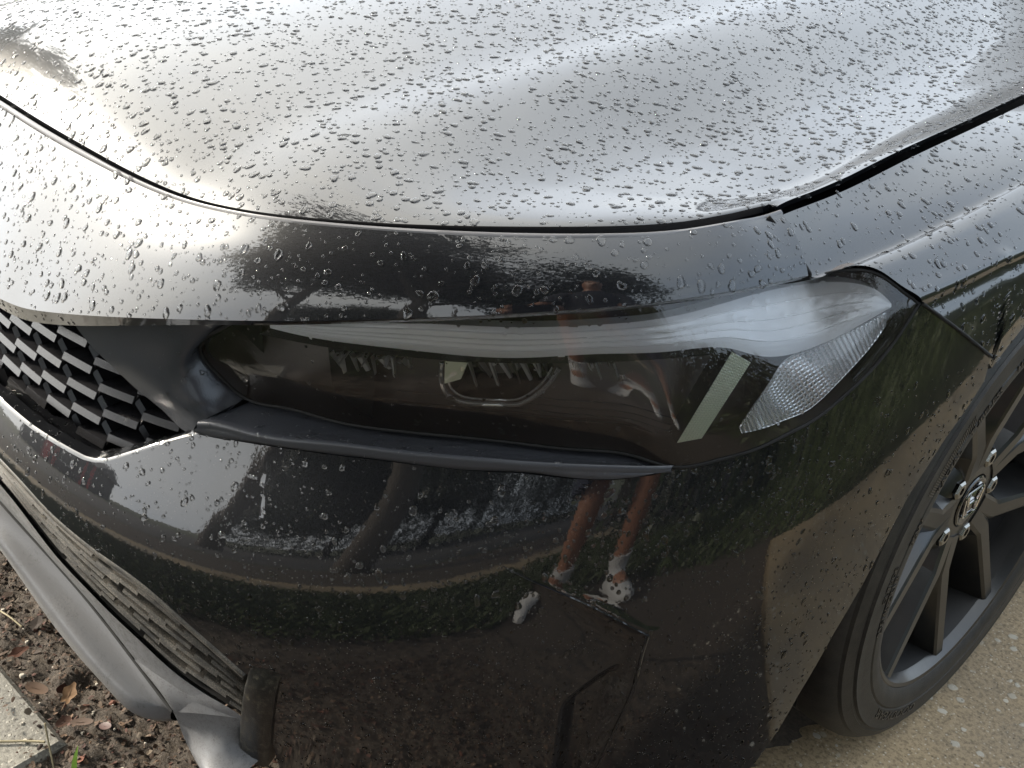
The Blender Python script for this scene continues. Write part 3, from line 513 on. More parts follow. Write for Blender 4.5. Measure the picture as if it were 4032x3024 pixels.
# dark earth sheet on the concrete, also painting the contact shade under the nose
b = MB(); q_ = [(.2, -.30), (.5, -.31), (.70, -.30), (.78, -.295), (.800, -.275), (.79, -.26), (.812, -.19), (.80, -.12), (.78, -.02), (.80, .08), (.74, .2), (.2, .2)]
q_ = np.array(q_+q_[:1]); q_ = np.stack([np.interp(np.linspace(0, 12, 145)[:-1], range(13), q_[:, k]) for k in (0, 1)], -1); q_ = q_+(vnoise(q_[:, 0], q_[:, 1], 31, 60)[:, None]-.5)*.03+(vnoise(q_[:, 0], q_[:, 1], 32, 160)[:, None]-.5)*.012; b.add([(x, y, .0165) for x, y in q_], [tuple(range(len(q_)))]); tag(b.build('earth_contact_shade', 'earth_shade', None, 0), None, None, None, 'structure')
# ==================================================================== the car
car = empty('car'); tag(car, 'black car beaded with rain, parked with its nose over the bed', 'car')
def both(bm): 
    c = MB(); c.join(bm); c.join(bm.mirrored()); return c

# ---- hood
_hf0 = A('hood_front'); _hf0 = np.r_[[[0, _hf0[_hf0[:, 0] > .03][0, 1]-.001, _hf0[_hf0[:, 0] > .03][0, 2]+.002]], _hf0[_hf0[:, 0] > .03]]; HFx = spl(_hf0); _t = np.linspace(0, 1, 160); _h = HFx(_t*HFx.d[-1])
EDG = np.r_[A('hood_edge'), [[.742, .36, .803], [.722, .60, .832], [.705, .78, .862]]]
_ef = spl(EDG); _e = _ef(np.linspace(0, _ef.d[-1], 200))
def hood_front(x): return np.interp(x, _h[:, 0], _h[:, 1]), np.interp(x, _h[:, 0], _h[:, 2])
def hood_pt(a, d01):
    xF = a*.768; yF, zF = hood_front(xF)
    yR = .66+.12*a**2; y = yF+(yR-yF)*d01
    xe = np.interp(y, _e[:, 1], _e[:, 0]); ze = np.interp(y, _e[:, 1], _e[:, 2])
    w = np.clip((a-.55)/.45, 0, 1); w = w*w*(3-2*w)
    x = a*(xe*w+(1-w)*(.768-.03*(y+.39)))
    d = y-yF
    mid = zF+.016*(1-np.exp(-d/.028))+.118*d-.012*d*d+.012*(1-(a/.55)**2)*np.clip(d*2, 0, 1)*(a < .55)
    mid = mid+.050*(1-np.exp(-d/.065))*np.clip(1-(x/.62)**2, 0, 1)
    # the character line running back from above the headlight
    xc = .50-.10*d
    t = x-xc; sp = np.where(t > .02, t, np.where(t < -.02, 0, (t+.02)**2/.08))
    mid = mid-.060*sp*np.clip(d*3, 0, 1)
    # second, softer shoulder
    nose = .010*(1-np.exp(-d/.022))
    edge = zF+np.maximum(ze-_e[0, 2], 0)+nose*np.clip(1-d/.12, 0, 1)*.4
    return np.stack([x, y, mid*(1-w)+edge*w], -1)
aa = np.linspace(0, 1, 110); bb = np.linspace(0, 1, 120)**1.9
G = hood_pt(*np.meshgrid(aa, bb, indexing='ij'))
b = MB(); b.grid(G)
front = G[:, 0]; f1 = front+np.array([0, .003, -.006]); f2 = front+np.array([-.004, .020, -.012])
b.grid(np.stack([front, f1, f2]), flip=False)
ed = G[-1]; e1 = ed+np.array([-.002, 0, -.006]); e2 = ed+np.array([-.02, 0, -.014])
b.grid(np.stack([ed, e1, e2]), flip=False)
HOOD = both(b).build('hood', 'black_car_paint', car, 38)

# ---- nose strip of the bumper, between hood and headlight, and the fascia below
bumper = MB()
BBt, BLp, BTp = A('band_bot'), A('band_lip'), A('band_top')
def ext0(P, y0, z0): return np.r_[[[0, y0, z0]], P]
BBt = ext0(BBt, -.872, .578); BLp = ext0(BLp, -.868, .556); BTp = BTp[BTp[:, 0] > .03]; BTp = ext0(BTp, BTp[0, 1]-.001, BTp[0, 2]+.002)
nb = 150
lo, hi, lp = rs(BBt, nb), rs(BTp, nb), rs(BLp, nb)
# end of the strip is the seam to the fender
def band_mid(k, out):
    m = lo*(1-k)+hi*k
    d = hi-lo; nrm = np.cross(np.gradient(lo, axis=0), d); nrm /= np.linalg.norm(nrm, axis=1)[:, None]
    nrm[nrm[:, 1] > 0] *= -1
    ln = np.linalg.norm(d, axis=1)[:, None]
    return m+nrm*out*ln
bl_ = (.04+.30*sstep(lo[:, 0], .25, .55))[:, None]
T5 = [lo, band_mid(.22, .15*bl_), band_mid(.5, .215*bl_), band_mid(.78, .155*bl_), hi]
fq = spl(np.stack(T5).reshape(5, -1), [0, .27, .52, .77, 1.])
G = fq(np.linspace(0, 1, 26)).reshape(26, nb, 3)
sb = A('seam_top')
bumper.grid(G)
bumper.grid(np.stack([hi, hi+[0, .004, -.003], hi+[-.004, .012, -.016]]))
bumper.grid(np.stack([lp+np.array([-.008, .03, .002]), lp+np.array([-.001, .006, -.001]), lp, lo]))
sm = G[:, -1]; bumper.grid(np.stack([sm, sm+[-.004, .004, -.002], sm+[-.016, .008, -.012]]))
# fascia
FT, FTs = A('fascia_top'), np.array(DATA['fascia_top_s']); ARs, ARz = np.array(DATA['arch_s'])[:-1], A('arch')[:-1, 2]
LGs, LGz = np.array(DATA['lgr_top_s']), A('lgr_top')[:, 2]
s_end = FTs[-1]
s1 = np.unique(np.r_[np.linspace(0, .5399, 110), np.linspace(.5401, .74, 40), np.linspace(.74, .93, 110), np.linspace(.93, s_end, 120)])
ztop = np.interp(s1, np.r_[0, FTs], np.r_[.470, FT[:, 2]])
o_ = np.argsort(ARs); zarch = np.interp(s1, ARs[o_], ARz[o_])
zbot = np.where(s1 < .54, np.interp(s1, np.r_[0, LGs], np.r_[.428, LGz]), np.where(s1 < ARs.min(), .145+0*s1, zarch))
zbot = np.where((s1 >= 1.03) & (s1 < ARs.min()), .145+(ARz[o_][0]-.145)*((s1-1.03)/(ARs.min()-1.03))**2, zbot)
zbot = np.minimum(zbot, ztop-.002)
tt = np.linspace(0, 1, 130)
Sg = np.repeat(s1[:, None], 130, 1); Zg = ztop[:, None]*(1-tt)+zbot[:, None]*tt
cs, cz = np.array(DATA['crease_s']), A('crease')[:, 2]; vs, vz = np.array(DATA['vcrease_s']), A('vcrease')[:, 2]
ps, pz = np.array(DATA['pocket_s']), A('pocket')[:, 2]
def relief(s, z):
    zc = np.interp(s, cs, cz); sv = np.interp(z, vz[::-1], vs[::-1])
    left = sstep(sv-s, -.002, .012); grow = sstep(s, .755, .885); dn = np.clip(zc-z, 0, 9)
    r = -.015*left*grow*(1-np.exp(-dn/.020))*np.exp(-dn/.30)
    r = r+.0014*np.exp(-((z-zc-.003)/.004)**2)*grow*(1-sstep(s, .890, .903))
    # air duct pocket low down beside the vertical crease
    zp = np.interp(s, ps[::-1][1:], pz[::-1][1:]); pk = sstep(zp-z, 0, .018)*sstep(s, .815, .832)*sstep(sv-.008-s, 0, .012)
    return r-.010*pk
P = skin(Sg.ravel(), Zg.ravel(), relief(Sg.ravel(), Zg.ravel())).reshape(len(s1), 130, 3)
# rounded rolled edge along the top
fas = MB(); fas.grid(P)
top = P[:, 0]; Bn = plan(s1)[1]; n3 = np.c_[Bn, np.zeros(len(s1))]
fas.grid(np.stack([top, top-n3*.003+[0, 0, .002], top-n3*.016+[0, 0, .001]]))
bot = P[:, -1]; fas.grid(np.stack([bot, bot-n3*.004-[0, 0, .003], bot-n3*.03-[0, 0, .004]]))
# pressed edges where the lower planes meet
ce = rs(skin(cs, cz, .0002), 30); fas.tube(ce, np.linspace(.0004, .0016, 30), 6)
ve = rs(skin(vs, vz, .0002), 30); fas.tube(ve, np.linspace(.0016, .0012, 30), 6)
bumper.join(fas)
# rolled edge under the grille that catches the sky
gm, gi = A('grf_mid'), A('grf_in'); n = 70
k_ = np.where(FT[:, 0] < .4435)[0]; r0 = np.r_[[[-.0, -.874, .472]], FT[k_]]; r0 = rs(r0, n)
gm_ = np.r_[[[0, -.866, .456]], gm]; gi_ = np.r_[[[0, -.846, .446]], gi]
top_r = loft([r0, rs(gm_, n), rs(gi_, n)], n, 9)
bumper.grid(top_r)
bumper.grid(np.stack([top_r[-1], top_r[-1]+[0, .01, .000], top_r[-1]+[0, .03, -.004]]))
BUMP = both(bumper).build('front_bumper', 'black_car_paint', car, 32)

# seal strip in the gap below the hood edge
hf_ = rs(_hf0, nb); bt_ = rs(BTp, nb)
b = MB(); b.grid(loft([bt_+[0, .0022, -.0012], bt_*.75+hf_*.25+[0, .001, .0008], bt_*.42+hf_*.58+[0, .001, -.0008], bt_*.22+hf_*.78+[0, .002, -.0065], hf_+[-.002, .012, -.016]], nb, 14))
both(b).build('hood_seal', 'rubber_seal', car, 40)

# core behind everything so that gaps look into the dark
b = MB(); sc_ = np.linspace(0, 1.05, 60); B_, N_ = plan(sc_)
prof = [(-.16, .12), (-.13, .22), (-.11, .45), (-.12, .60), (-.16, .66)]
b.grid(np.stack([np.c_[B_+N_*o, np.full(60, z)] for o, z in prof]))
q = np.c_[B_-N_*.16, np.full(60, .66)]; b.grid(np.stack([q, np.c_[q[:, 0]*.9, np.full(60, .2), np.full(60, .70)]]))
core = both(b).build('bumper_core', 'matt_black', car, 40)

# ---- satin trim round the headlight
trim = MB()
lbt = A('lens_bot'); low, rid = A('trim_low'), A('trim_ridge')
kb = [i for i in range(len(lbt)) if 4 <= i <= 12]
inner = rs(lbt[kb], 60)+np.array([0, .004, -.002]); ridge = rs(rid, 60); lower = rs(low, 60)
B2 = MB()
shelf = loft([inner+np.array([0, .006, -.004]), inner*.6+ridge*.4+np.array([0, .001, -.003]), ridge+[0, .0025, .0012]], 60, 10)
B2.grid(shelf)
# rounded nose of the ridge then the lower face
rr = loft([ridge+np.array([0, .0025, .0012]), ridge+np.array([0, .0006, .0004]), ridge+np.array([0, -.0004, -.0018]), ridge+np.array([0, -.0002, -.0048])], 60, 9); B2.grid(rr)
B2.grid(loft([rr[-1], (rr[-1]+lower)/2+[0, -.001, 0], lower], 60, 8))
B2.grid(np.stack([lower, lower+[-.004, .012, -.002]]))
ta, tm, tb = rs(A('trim_a'), 40), rs(A('trim_m'), 40), rs(A('trim_b'), 40)
B2.grid(loft([ta, tm, tb], 40, 24))
B2.grid(np.stack([ta, ta+[-.004, .012, 0], ta+[-.006, .05, 0]]))
B2.grid(np.stack([tb, tb+[.002, .008, 0]]))
# tie between the triangle and the long strip
B2.grid(loft([np.stack([tm[-1], ta[-1]]), np.stack([ridge[0], lower[0]])], 6, 5, False))
B2.grid(loft([np.stack([tb[-1], tm[-1]]), np.stack([inner[0], ridge[0]])], 6, 5, False))
trimL = B2
TRIM = []
for mm in (trimL, trimL.mirrored()): TRIM.append(mm.build('headlight_trim', 'satin_black_trim', car, 30))

# ---- headlight
ltp = A('lens_top')
TN = np.linspace(0, 1, 120)
def lens_curves(n):
    return rs(ltp, n), rs(lbt, n)
lt_, lb_ = lens_curves(120)
# match both edges by plan position rather than by length
sl_t = np.interp(np.linspace(0, 1, 120), np.linspace(0, 1, 120), np.linspace(0, 1, 120))
mids = (lt_+lb_)/2
Bm = np.gradient(mids, axis=0); nl = np.stack([Bm[:, 1], -Bm[:, 0], 0*Bm[:, 0]], -1); nl /= np.linalg.norm(nl, axis=1)[:, None]
hgt = np.linalg.norm(lt_-lb_, axis=1)[:, None]
m1 = lb_*.67+lt_*.33+nl*.055*hgt+0; m2 = lb_*.33+lt_*.67+nl*.050*hgt
lensG = loft([lb_, m1, m2, lt_], 120, 24)
def back(Pt, d, dz=0.): return Pt-nl_of(Pt)*d+np.array([0, 0, dz])
def nl_of(Pt):
    i = np.array([np.argmin(((mids[:, :2]-q[:2])**2).sum(1)) for q in np.atleast_2d(Pt)]); return nl[i]
def headlight(mir):
    fx = (lambda m: m.mirrored()) if mir else (lambda m: m)
    b = MB()
    bt, bl = back(lt_, .058, -.004), back(lb_, .040, .006)
    b.grid(loft([lb_, bl, (bl+bt)/2-nl*.012, bt, lt_], 120, 40, False))
    root = fx(b).build('headlight', 'bezel', car, 40)
    b = MB(); b.grid(lensG if True else 0); lens = b
    lo_ = fx(lens).build('lens', 'clear_lens', root, 60)
    # thin dark rim round the lens
    b = MB(); ring = np.r_[lb_[::1], lt_[::-1][1:-1]]; b.tube(ring, .0016, 6, True); fx(b).build('lens_rim', 'matt_black', root, 60)
    # light guide: wide silver blade along the top
    dt, db = rs(A('drl_top'), 90), rs(A('drl_bot'), 90); n_ = nl_of((dt+db)/2)
    wv = np.linalg.norm(dt-db, axis=1)[:, None]
    b = MB(); rails = [dt-n_*.012, dt, dt*.72+db*.28+n_*.10*wv, dt*.55+db*.45+n_*.085*wv, dt*.3+db*.7+n_*.10*wv, db, db-n_*.014]
    b.grid(loft(rails[1:-1], 90, 20)); b.grid(np.stack([rails[0], rails[1]])); b.grid(np.stack([rails[-2], rails[-1]]))
    fx(b).build('light_guide', 'light_guide', root, 35)
    # fine ribs on the guide
    b = MB(); g0 = loft(rails[1:-1], 90, 20)
    for j in (4, 8, 11, 14): b.tube(g0[j][2:-3]+n_[2:-3]*.0004, .0007, 5)
    fx(b).build('guide_rib', 'light_guide', root, 60)
    # dark ledge beneath it
    dl = rs(A('drl_low'), 60); du = rs(A('drl_bot')[:8], 60)
    b = MB(); n2 = nl_of(dl); b.grid(np.stack([du-n2*.004-[0, 0, .0015], dl, dl-n2*.03]))
    fx(b).build('guide_ledge', 'smoked_ledge', root, 30)
    # projector: dark bowl with a chrome U rim
    U = rs(A('proj_out'), 40); nU = nl_of(U); cU = U.mean(0)+np.array([0, 0, .012])
    b = MB(); b.tube(U, .0021, 6); b.tube(cU+(U-cU)*.90-nU*.004, .0011, 6); fx(b).build('projector_rim', 'silver_reflector', root, 60)
    b = MB(); q0 = cU+(U-cU)*.93-nU*.004; q1 = cU+(U-cU)*.55-nU*.045; b.grid(np.stack([q0, (q0+q1)/2-nU*.012, q1])); b.add(q1, [tuple(range(40))]); fx(b).build('projector_bowl', 'dark_bezel', root, 50)
    # chrome fins inside the bowl and beside it
    def fins(c0, c1, h, k, dep, nm, mt='projector_chrome', lean=.4):
        for i in range(k):
            t = (i+.5)/k; c = np.array(c0)*(1-t)+np.array(c1)*t; nn = nl_of(c)[0]; tg = np.array([nn[1]*-1, nn[0], 0])
            hh = h*(.45+.40*math.sin(3.1*i+1)); b = MB()
            w = np.linalg.norm(np.array(c1)-c0)/k*(.42+.30*math.sin(5.3*i))
            V = [c+tg*w*.5, c-tg*w*.5, c-tg*(w*.5+lean*hh)-[0, 0, hh], c+tg*(w*.35-lean*hh)-[0, 0, hh]]
            tl = .010*math.sin(7.7*i+2*k); V = [v-nn*(tl*(j > 1)+.003*math.sin(11*i+j)) for j, v in enumerate(V)]; Vb = [v-nn*(dep*(1.2 if j < 2 else .5)) for j, v in enumerate(V)]
            b.add(V+Vb, [(0, 1, 2, 3), (4, 7, 6, 5), (0, 4, 5, 1), (1, 5, 6, 2), (2, 6, 7, 3), (3, 7, 4, 0)])
            fx(b).build(nm, mt, root, 20)
    fl, fr = A('facet_l'), A('facet_r')
    fins(fl[0], fl[2]+[0, 0, .0], .018, 16, .006, 'reflector_fin', lean=-.5)
    fins(fr[0], fr[1], .014, 11, .006, 'reflector_fin', lean=-.5)
    pc = A('proj_out'); fins(pc[0]*.85+pc[-1]*.15-nl_of(pc[:1])[0]*.012, pc[0]*.12+pc[-1]*.88-nl_of(pc[-1:])[0]*.012, .027, 15, .008, 'projector_fin', lean=-.55)
    a0 = pc[0]*.98+pc[-1]*.02; nn = nl_of(a0)[0]
    b = MB(); tg = np.array([-nn[1], nn[0], 0]); V = [a0-nn*.003, a0+tg*.018-nn*.006, a0+tg*.013-nn*.006-[0, 0, .016], a0-nn*.003-[0, 0, .021]]
    b.add(V+[v-nn*.01 for v in V], [(0, 1, 2, 3), (0, 4, 5, 1), (2, 6, 7, 3), (1, 5, 6, 2), (3, 7, 4, 0)]); fx(b).build('projector_shield', 'silver_reflector', root, 20)
    # slanted turn bar of small pyramids
    def pyr(c4, nu, nv, hgt, nm, mt, curve=None):
        c4 = np.asarray(c4, float)
        if curve is None:
            u = np.linspace(0, 1, nu+1)[:, None, None]; v = np.linspace(0, 1, nv+1)[None, :, None]
            Gp = (c4[0]*(1-u)+c4[3]*u)*(1-v)+(c4[1]*(1-u)+c4[2]*u)*v
        else: Gp = curve
        b = MB(); V = Gp.reshape(-1, 3); F = []; top = []; nn = nl_of(Gp.mean((0, 1)))[0]
        for i in range(Gp.shape[0]-1):
            for j in range(Gp.shape[1]-1):
                q = [i*Gp.shape[1]+j, i*Gp.shape[1]+j+1, (i+1)*Gp.shape[1]+j+1, (i+1)*Gp.shape[1]+j]
                k = len(V)+len(top); top.append(V[q].mean(0)+nn*hgt); F += [(q[0], q[1], k), (q[1], q[2], k), (q[2], q[3], k), (q[3], q[0], k)]
        b.add(np.r_[V, np.array(top)], F); fx(b).build(nm, mt, root, 0, 0)
    br = A('bar'); pyr(br, 36, 7, .0014, 'turn_bar', 'turn_lens')
    n4 = nl_of(br); b = MB(); b.grid(np.stack([np.r_[br, br[:1]], np.r_[br-n4*.02, (br-n4*.02)[:1]]])); fx(b).build('turn_bar_side', 'smoked_ledge', root, 20)
    mt_, mb_ = rs(A('mk_top'), 40), rs(A('mk_bot'), 40)
    pyr(None, 0, 0, .0022, 'side_reflector', 'silver_reflector', loft([mb_, mt_], 40, 14, False).transpose(1, 0, 2))
    b = MB(); b.tube(np.r_[mb_, mt_[::-1]], .0009, 5, True); fx(b).build('reflector_edge', 'silver_reflector', root, 60)
    # thin step lines along the bottom of the bowl
    for z_, s0, s1_ in ((.020, .30, .62), (.028, .42, .64), (.036, .30, .65), (.045, .44, .64)):
        t = np.linspace(s0*1.0, s1_, 30); i = (t*119).astype(int); Pq = lb_[i]-nl[i]*.022+np.array([0, 0, z_*.75])
        b = MB(); b.tube(Pq, .0005, 4); fx(b).build('bowl_step', 'smoked_ledge', root, 60)
    return root, lo_
HL, LENS = headlight(False); headlight(True)

# ---- grille
def gy(s, extra=0.):
    o = np.interp(s, [0, .26, .32, .385, .44], [-.030, -.030, -.033, -.043, -.053])+extra
    B_, N_ = plan(np.abs(s)); Pp = B_+N_*np.asarray(o)[..., None]
    Pp[..., 0] *= np.where(np.asarray(s) < 0, -1, 1); return Pp
def gp(s, z, dep):
    q = gy(np.atleast_1d(s).astype(float), -dep); return np.c_[q, np.broadcast_to(z, len(q))]
b = MB(); ss_ = np.linspace(-.48, .48, 60)
b.grid(np.stack([gp(ss_, .40, .05), gp(ss_, .68, .05)])); GR = b.build('grille', 'matt_black', car, 0)
_ta = A('trim_a'); ga_s = np.interp(_ta[:, 0], PLAN(_ss)[:, 0], _ss)+.006; ga_z = _ta[:, 2]
def inside_gr(s, z):
    s = abs(s); zl = np.interp(s, [0, .25, .31, .36, .40, .44], [.446, .440, .436, .455, .472, .49]); zh = np.interp(s, [0, .2, .3, .33], [.56, .570, .592, .595])
    sr = np.interp(z, np.sort(ga_z), ga_s[np.argsort(ga_z)])
    return zl-.004 < z < zh and s < sr+.012
PS, PZ = .0505, .0283
bars = 0
for sgn in (1, -1):
    for k in range(-3 if sgn > 0 else -3, 7):
        for r_ in range(0, 8):
            s0 = .166+k*PS; z0 = .4285+r_*PZ+(.0140 if k % 2 else 0.)-.1*(s0-.166)
            s0_, s1_ = s0, s0+.0420
            
            if not (inside_gr(s0_+.012, z0) or inside_gr(s1_-.012, z0)): continue
            if s0_ < 0: continue
            smax = np.interp(z0, np.sort(ga_z), ga_s[np.argsort(ga_z)])+.003
            e_ = min(s1_, smax)
            if e_-s0_ < .008: continue
            b = MB(); sq = np.linspace(s0_, e_, 5)
            pr = [(.002, -.0042), (.0005, -.0034), (.0045, .0028), (.0065, .0034), (.036, .0024), (.036, -.0036)]
            b.grid(np.stack([gp(sq, z0-.1*(sq-s0_)+dz, dp) for dp, dz in pr]), cu=True)
            for e2 in (0, 4): b.add([gp(sq[e2:e2+1], z0-.1*(sq[e2]-s0_)+dz, dp)[0] for dp, dz in pr], [tuple(range(6))])
            if e_ == s1_:
                for sg in (1, -1):                       # sloping webs to the next column
                    sA, sB = s1_, s1_+.0085
                    if not inside_gr(sB, z0+sg*.014): continue
                    zA, zB = z0-.0042+sg*.001, z0-.005+sg*.0140
                    b.grid(np.stack([np.r_[gp(sA, zA-.004, .004), gp(sB, zB-.004, .004)], np.r_[gp(sA, zA+.003, .008), gp(sB, zB+.003, .008)], np.r_[gp(sA, zA+.003, .04), gp(sB, zB+.003, .04)], np.r_[gp(sA, zA-.004, .04), gp(sB, zB-.004, .04)]]), cu=True)
            if sgn < 0: b = b.mirrored()
            b.build('grille_bar', 'satin_grille', GR, 20); bars += 1

# ---- lower grille with its gritty slats
lt2 = np.r_[[[0, -.905, .428]], A('lgr_top')]; lb2 = np.r_[[[0, -.897, .362]], A('lgr_bot')]
n = 90; LT2 = rs(lt2, n); LB2 = rs(lb2, n)
LB2 = np.stack([np.interp(LT2[:, 0], LB2[:, 0], LB2[:, k]) for k in range(3)], -1); LB2[:, 0] = np.minimum(LT2[:, 0], LB2[:, 0].max())
d3 = np.gradient((LT2+LB2)/2, axis=0); ng = np.stack([d3[:, 1], -d3[:, 0], 0*d3[:, 0]], -1); ng /= np.linalg.norm(ng, axis=1)[:, None]
b = MB(); b.grid(np.stack([LT2-ng*.004, LT2-ng*.026, LB2-ng*.026, LB2-ng*.004]))
LG = both(b).build('lower_grille', 'matt_black', car, 20)
b = MB(); b.tube(LT2-ng*.003-[0, 0, .0035], .0048, 8); both(b).build('grille_surround', 'gritty_slat', LG, 60)
rows = 7
for r_ in range(rows):
    t0 = (r_+.5)/rows
    seg = 10 if r_ % 2 == 0 else 10
    edges = np.linspace(0, 1, seg+1); edges = edges+(.5/seg if r_ % 2 else 0)
    edges = np.clip(edges, 0, 1)
    for i in range(seg):
        u0, u1 = edges[i], edges[i+1]-.004
        if u1-u0 < .02: continue
        u = np.linspace(u0, u1, 7)*(n-1); f = lambda Q: np.stack([np.interp(u, np.arange(n), Q[:, k]) for k in range(3)], -1)
        a_, c_, nn = f(LT2), f(LB2), f(ng)
        st = .22*(1 if (i+r_) % 2 else -1)/rows
        m = a_*(1-t0-st)+c_*(t0+st); hv = (a_-c_); hl = np.linalg.norm(hv, axis=1)[:, None]; hv = hv/hl; hh = hl/rows*.5
        fwd = -.0015-.0045*(t0)
        q_ = [m-hv*hh*.22+nn*(fwd-.0005), m-hv*hh*.10+nn*(fwd+.0015), m+hv*hh*.16+nn*(fwd-.001), m+hv*hh*.24+nn*(fwd-.0035), m+hv*hh*.20+nn*(fwd-.012), m-hv*hh*.22+nn*(fwd-.012)]
        b = MB(); b.grid(np.stack(q_), cu=True)
        for e2 in (0, 6): b.add([x_[e2] for x_ in q_], [(0, 1, 2, 3, 4, 5)])
        b.build('slat', 'gritty_slat', LG, 25); b.mirrored().build('slat', 'gritty_slat', LG, 25)

# ---- lip and splitter
si = np.r_[[[0, -.889, .328]], A('split_in')]; sr = np.r_[[[0, -.907, .292]], A('split_ridge')]; so_ = np.r_[[[0, -.907, .272]], A('split_out')]
n = 70; SI, SR_, SO = rs(si, n), rs(sr, n), rs(so_, n); LBx = rs(np.r_[[[0, -.897, .362]], A('lgr_bot')], n)
b = MB(); b.grid(loft([LBx, LBx*.55+SI*.45+np.array([0, -.004, .0055]), SI+[0, .0, .002]], n, 16))
# corner plate running on under the pillar
cl = A('corner_low'); pl = A('pillar'); cq = np.linspace(0, 1, 14)
topc = rs(np.r_[LBx[[-14, -7, -1]], [pl[3]+[.004, 0, .035], pl[3]+[.025, .012, .012]]], 26); botc = rs(np.r_[SI[[-12, -1]], cl[1:4]], 26)
b.grid(loft([topc, topc*.5+botc*.5+np.linspace(0, 1, 26)[:, None]*np.array([.0, -.005, 0]), botc, botc+np.array([.006, .012, -.016])], 26, 14))
both(b).build('bumper_lip', 'grey_lip', car, 35)
b = MB(); b.tube(SI+np.array([0, -.001, .0035]), .0022, 6); both(b).build('lip_joint', 'matt_black', car, 60)
b = MB(); up_ = loft([SI+[0, .004, .003], SI*.66+SR_*.34+np.array([0, .002, -.003]), SI*.28+SR_*.72+np.array([0, .001, -.001]), SR_+np.array([0, 0, .0025]), SR_*.5+SO*.5+np.array([0, -.004, 0]), SO, SO+[0, .02, -.012], SO+[0, .08, -.012]], n, 36)
b.grid(up_); both(b).build('front_splitter', 'smooth_grey_lip', car, 50)
# gritty upright fin at the end of the lower grille
ps_, pz_ = np.array(DATA['pillar_s']), pl[:, 2]
b = MB(); zz = np.linspace(.150, .325, 14); wl = np.interp(zz, [.15, .32], [.494, .540]); wr = np.interp(zz, [.15, .335], [.530, .573])
fade_ = 1-sstep(zz, .285, .322); col = lambda s_, e: skin(s_, zz, np.where(e > 0, e*.55*fade_-.0012*(1-fade_), e))
b.grid(np.stack([col(wl, -.03), col(wl, .006), col(wl*.9+wr*.1, .011), col(wl*.5+wr*.5, .013), col(wl*.1+wr*.9, .011), col(wr, .006), col(wr, -.01)]))
b.build('bumper_fin', 'gritty_fin', car, 45); b.mirrored().build('bumper_fin', 'gritty_fin', car, 45)

# ---- fenders
ftp = A('fender_top'); LT = A('lens_top')
wq = DATA['wheel']; WC = np.array(wq[:3]); AR_R = .338
r0 = np.r_[[[.7715, -.46, .737]], ftp, [[.748, .36, .797], [.732, .62, .828], [.715, .90, .868]]]
r0b = [(.788, -.46, .727), (.797, -.25, .738), (.802, -.05, .755), (.800, .3, .79), (.785, .6, .82), (.77, .9, .858)]
r1 = [(.812, -.46, .706), (.830, -.30, .716), (.842, -.10, .736), (.846, .02, .747), (.845, .3, .778), (.838, .6, .805), (.83, .9, .835)]
r2 = [(.840, -.46, .690), (.860, -.30, .698), (.876, -.14, .713), (.884, .02, .729), (.884, .3, .755), (.882, .6, .775), (.88, .9, .795)]
r3 = [(.862, -.46, .655), (.881, -.28, .662), (.896, -.12, .684), (.905, .05, .698), (.906, .3, .690), (.906, .6, .68), (.905, .9, .68)]
a0 = np.array([.8955, -.204, .5885])
def ytab(P):
    f = spl(P); q = f(np.linspace(0, f.d[-1], 600)); q = q[np.argsort(q[:, 1], kind='stable')]; return q
TB = [ytab(r) for r in (r0, r0b, r1, r2, r3)]
def tmpl(v, y):
    """fender skin: v = 0 at the hood gap ... 4 at the wheel arch"""
    y = np.asarray(y, float); K = [np.stack([np.interp(y, q[:, 1], q[:, k]) for k in (0, 2)], -1) for q in TB]
    dy = y-WC[1]; za = np.where(y < -.204, a0[2], WC[2]+np.sqrt(np.maximum(AR_R**2-dy*dy, 0)))
    za = np.where(y > WC[1]+AR_R*.96, np.maximum(.20, za*0+.20), za); xa = np.interp(y, [-.46, -.204, 0, .3, .9], [.885, .8955, .901, .902, .902])
    K.append(np.stack([xa*.55+K[4][..., 0]*.45+.0015, za*.62+K[4][..., 1]*.38], -1)); K.append(np.stack([xa, za], -1))
    kv = [0, .4, 1.1, 1.9, 2.9, 3.55, 4.]
    f = spl(np.stack(K).reshape(7, -1), kv); r = f([v]).reshape(-1, 2) if np.ndim(v) == 0 else None
    return r
Bq = np.r_[A('seam_top')+np.array([[1.], [1.], [1.], [.35]])*np.array([.0038, .0030, 0]), A('lens_top')[11:]+np.array([.002, -.001, .004]), FT[-5:]]
Bq[-1] = a0; Bq = spl(Bq)(np.linspace(0, 1, 96)*spl(Bq).d[-1])
vg = np.linspace(0, 4, 161); vb = []
for q in Bq:
    T_ = np.array([tmpl(float(v), [q[1]])[0] for v in vg]); vb.append(vg[np.argmin((T_[:, 0]-q[0])**2+(T_[:, 1]-q[2])**2)])
vb = np.array(vb); vb = (np.convolve(np.r_[[vb[0]]*3, vb, [vb[-1]]*3], np.ones(7)/7, 'valid')); _q = np.linspace(0, 1, len(vb)); vb = vb-vb[0]*(1-_q)**3+(4-vb[-1])*_q**5; vb = np.maximum.accumulate(np.maximum(vb, .022*np.arange(len(vb)))); vb = np.minimum(vb, 4-.004*np.arange(len(vb))[::-1])
nu = 110; Fg = np.zeros((96, nu, 3)); tq_ = np.linspace(0, 1, nu)**1.35
for i, (q, v) in enumerate(zip(Bq, vb)):
    ys = q[1]+(.9-q[1])*tq_; P_ = tmpl(float(v), ys); d_ = np.array([q[0], q[2]])-P_[0]
    w_ = np.exp(-((ys-q[1])/.30)**2)[:, None]; P_ = P_+d_*w_; Fg[i] = np.c_[P_[:, 0], ys, P_[:, 1]]
b = MB(); b.grid(Fg)
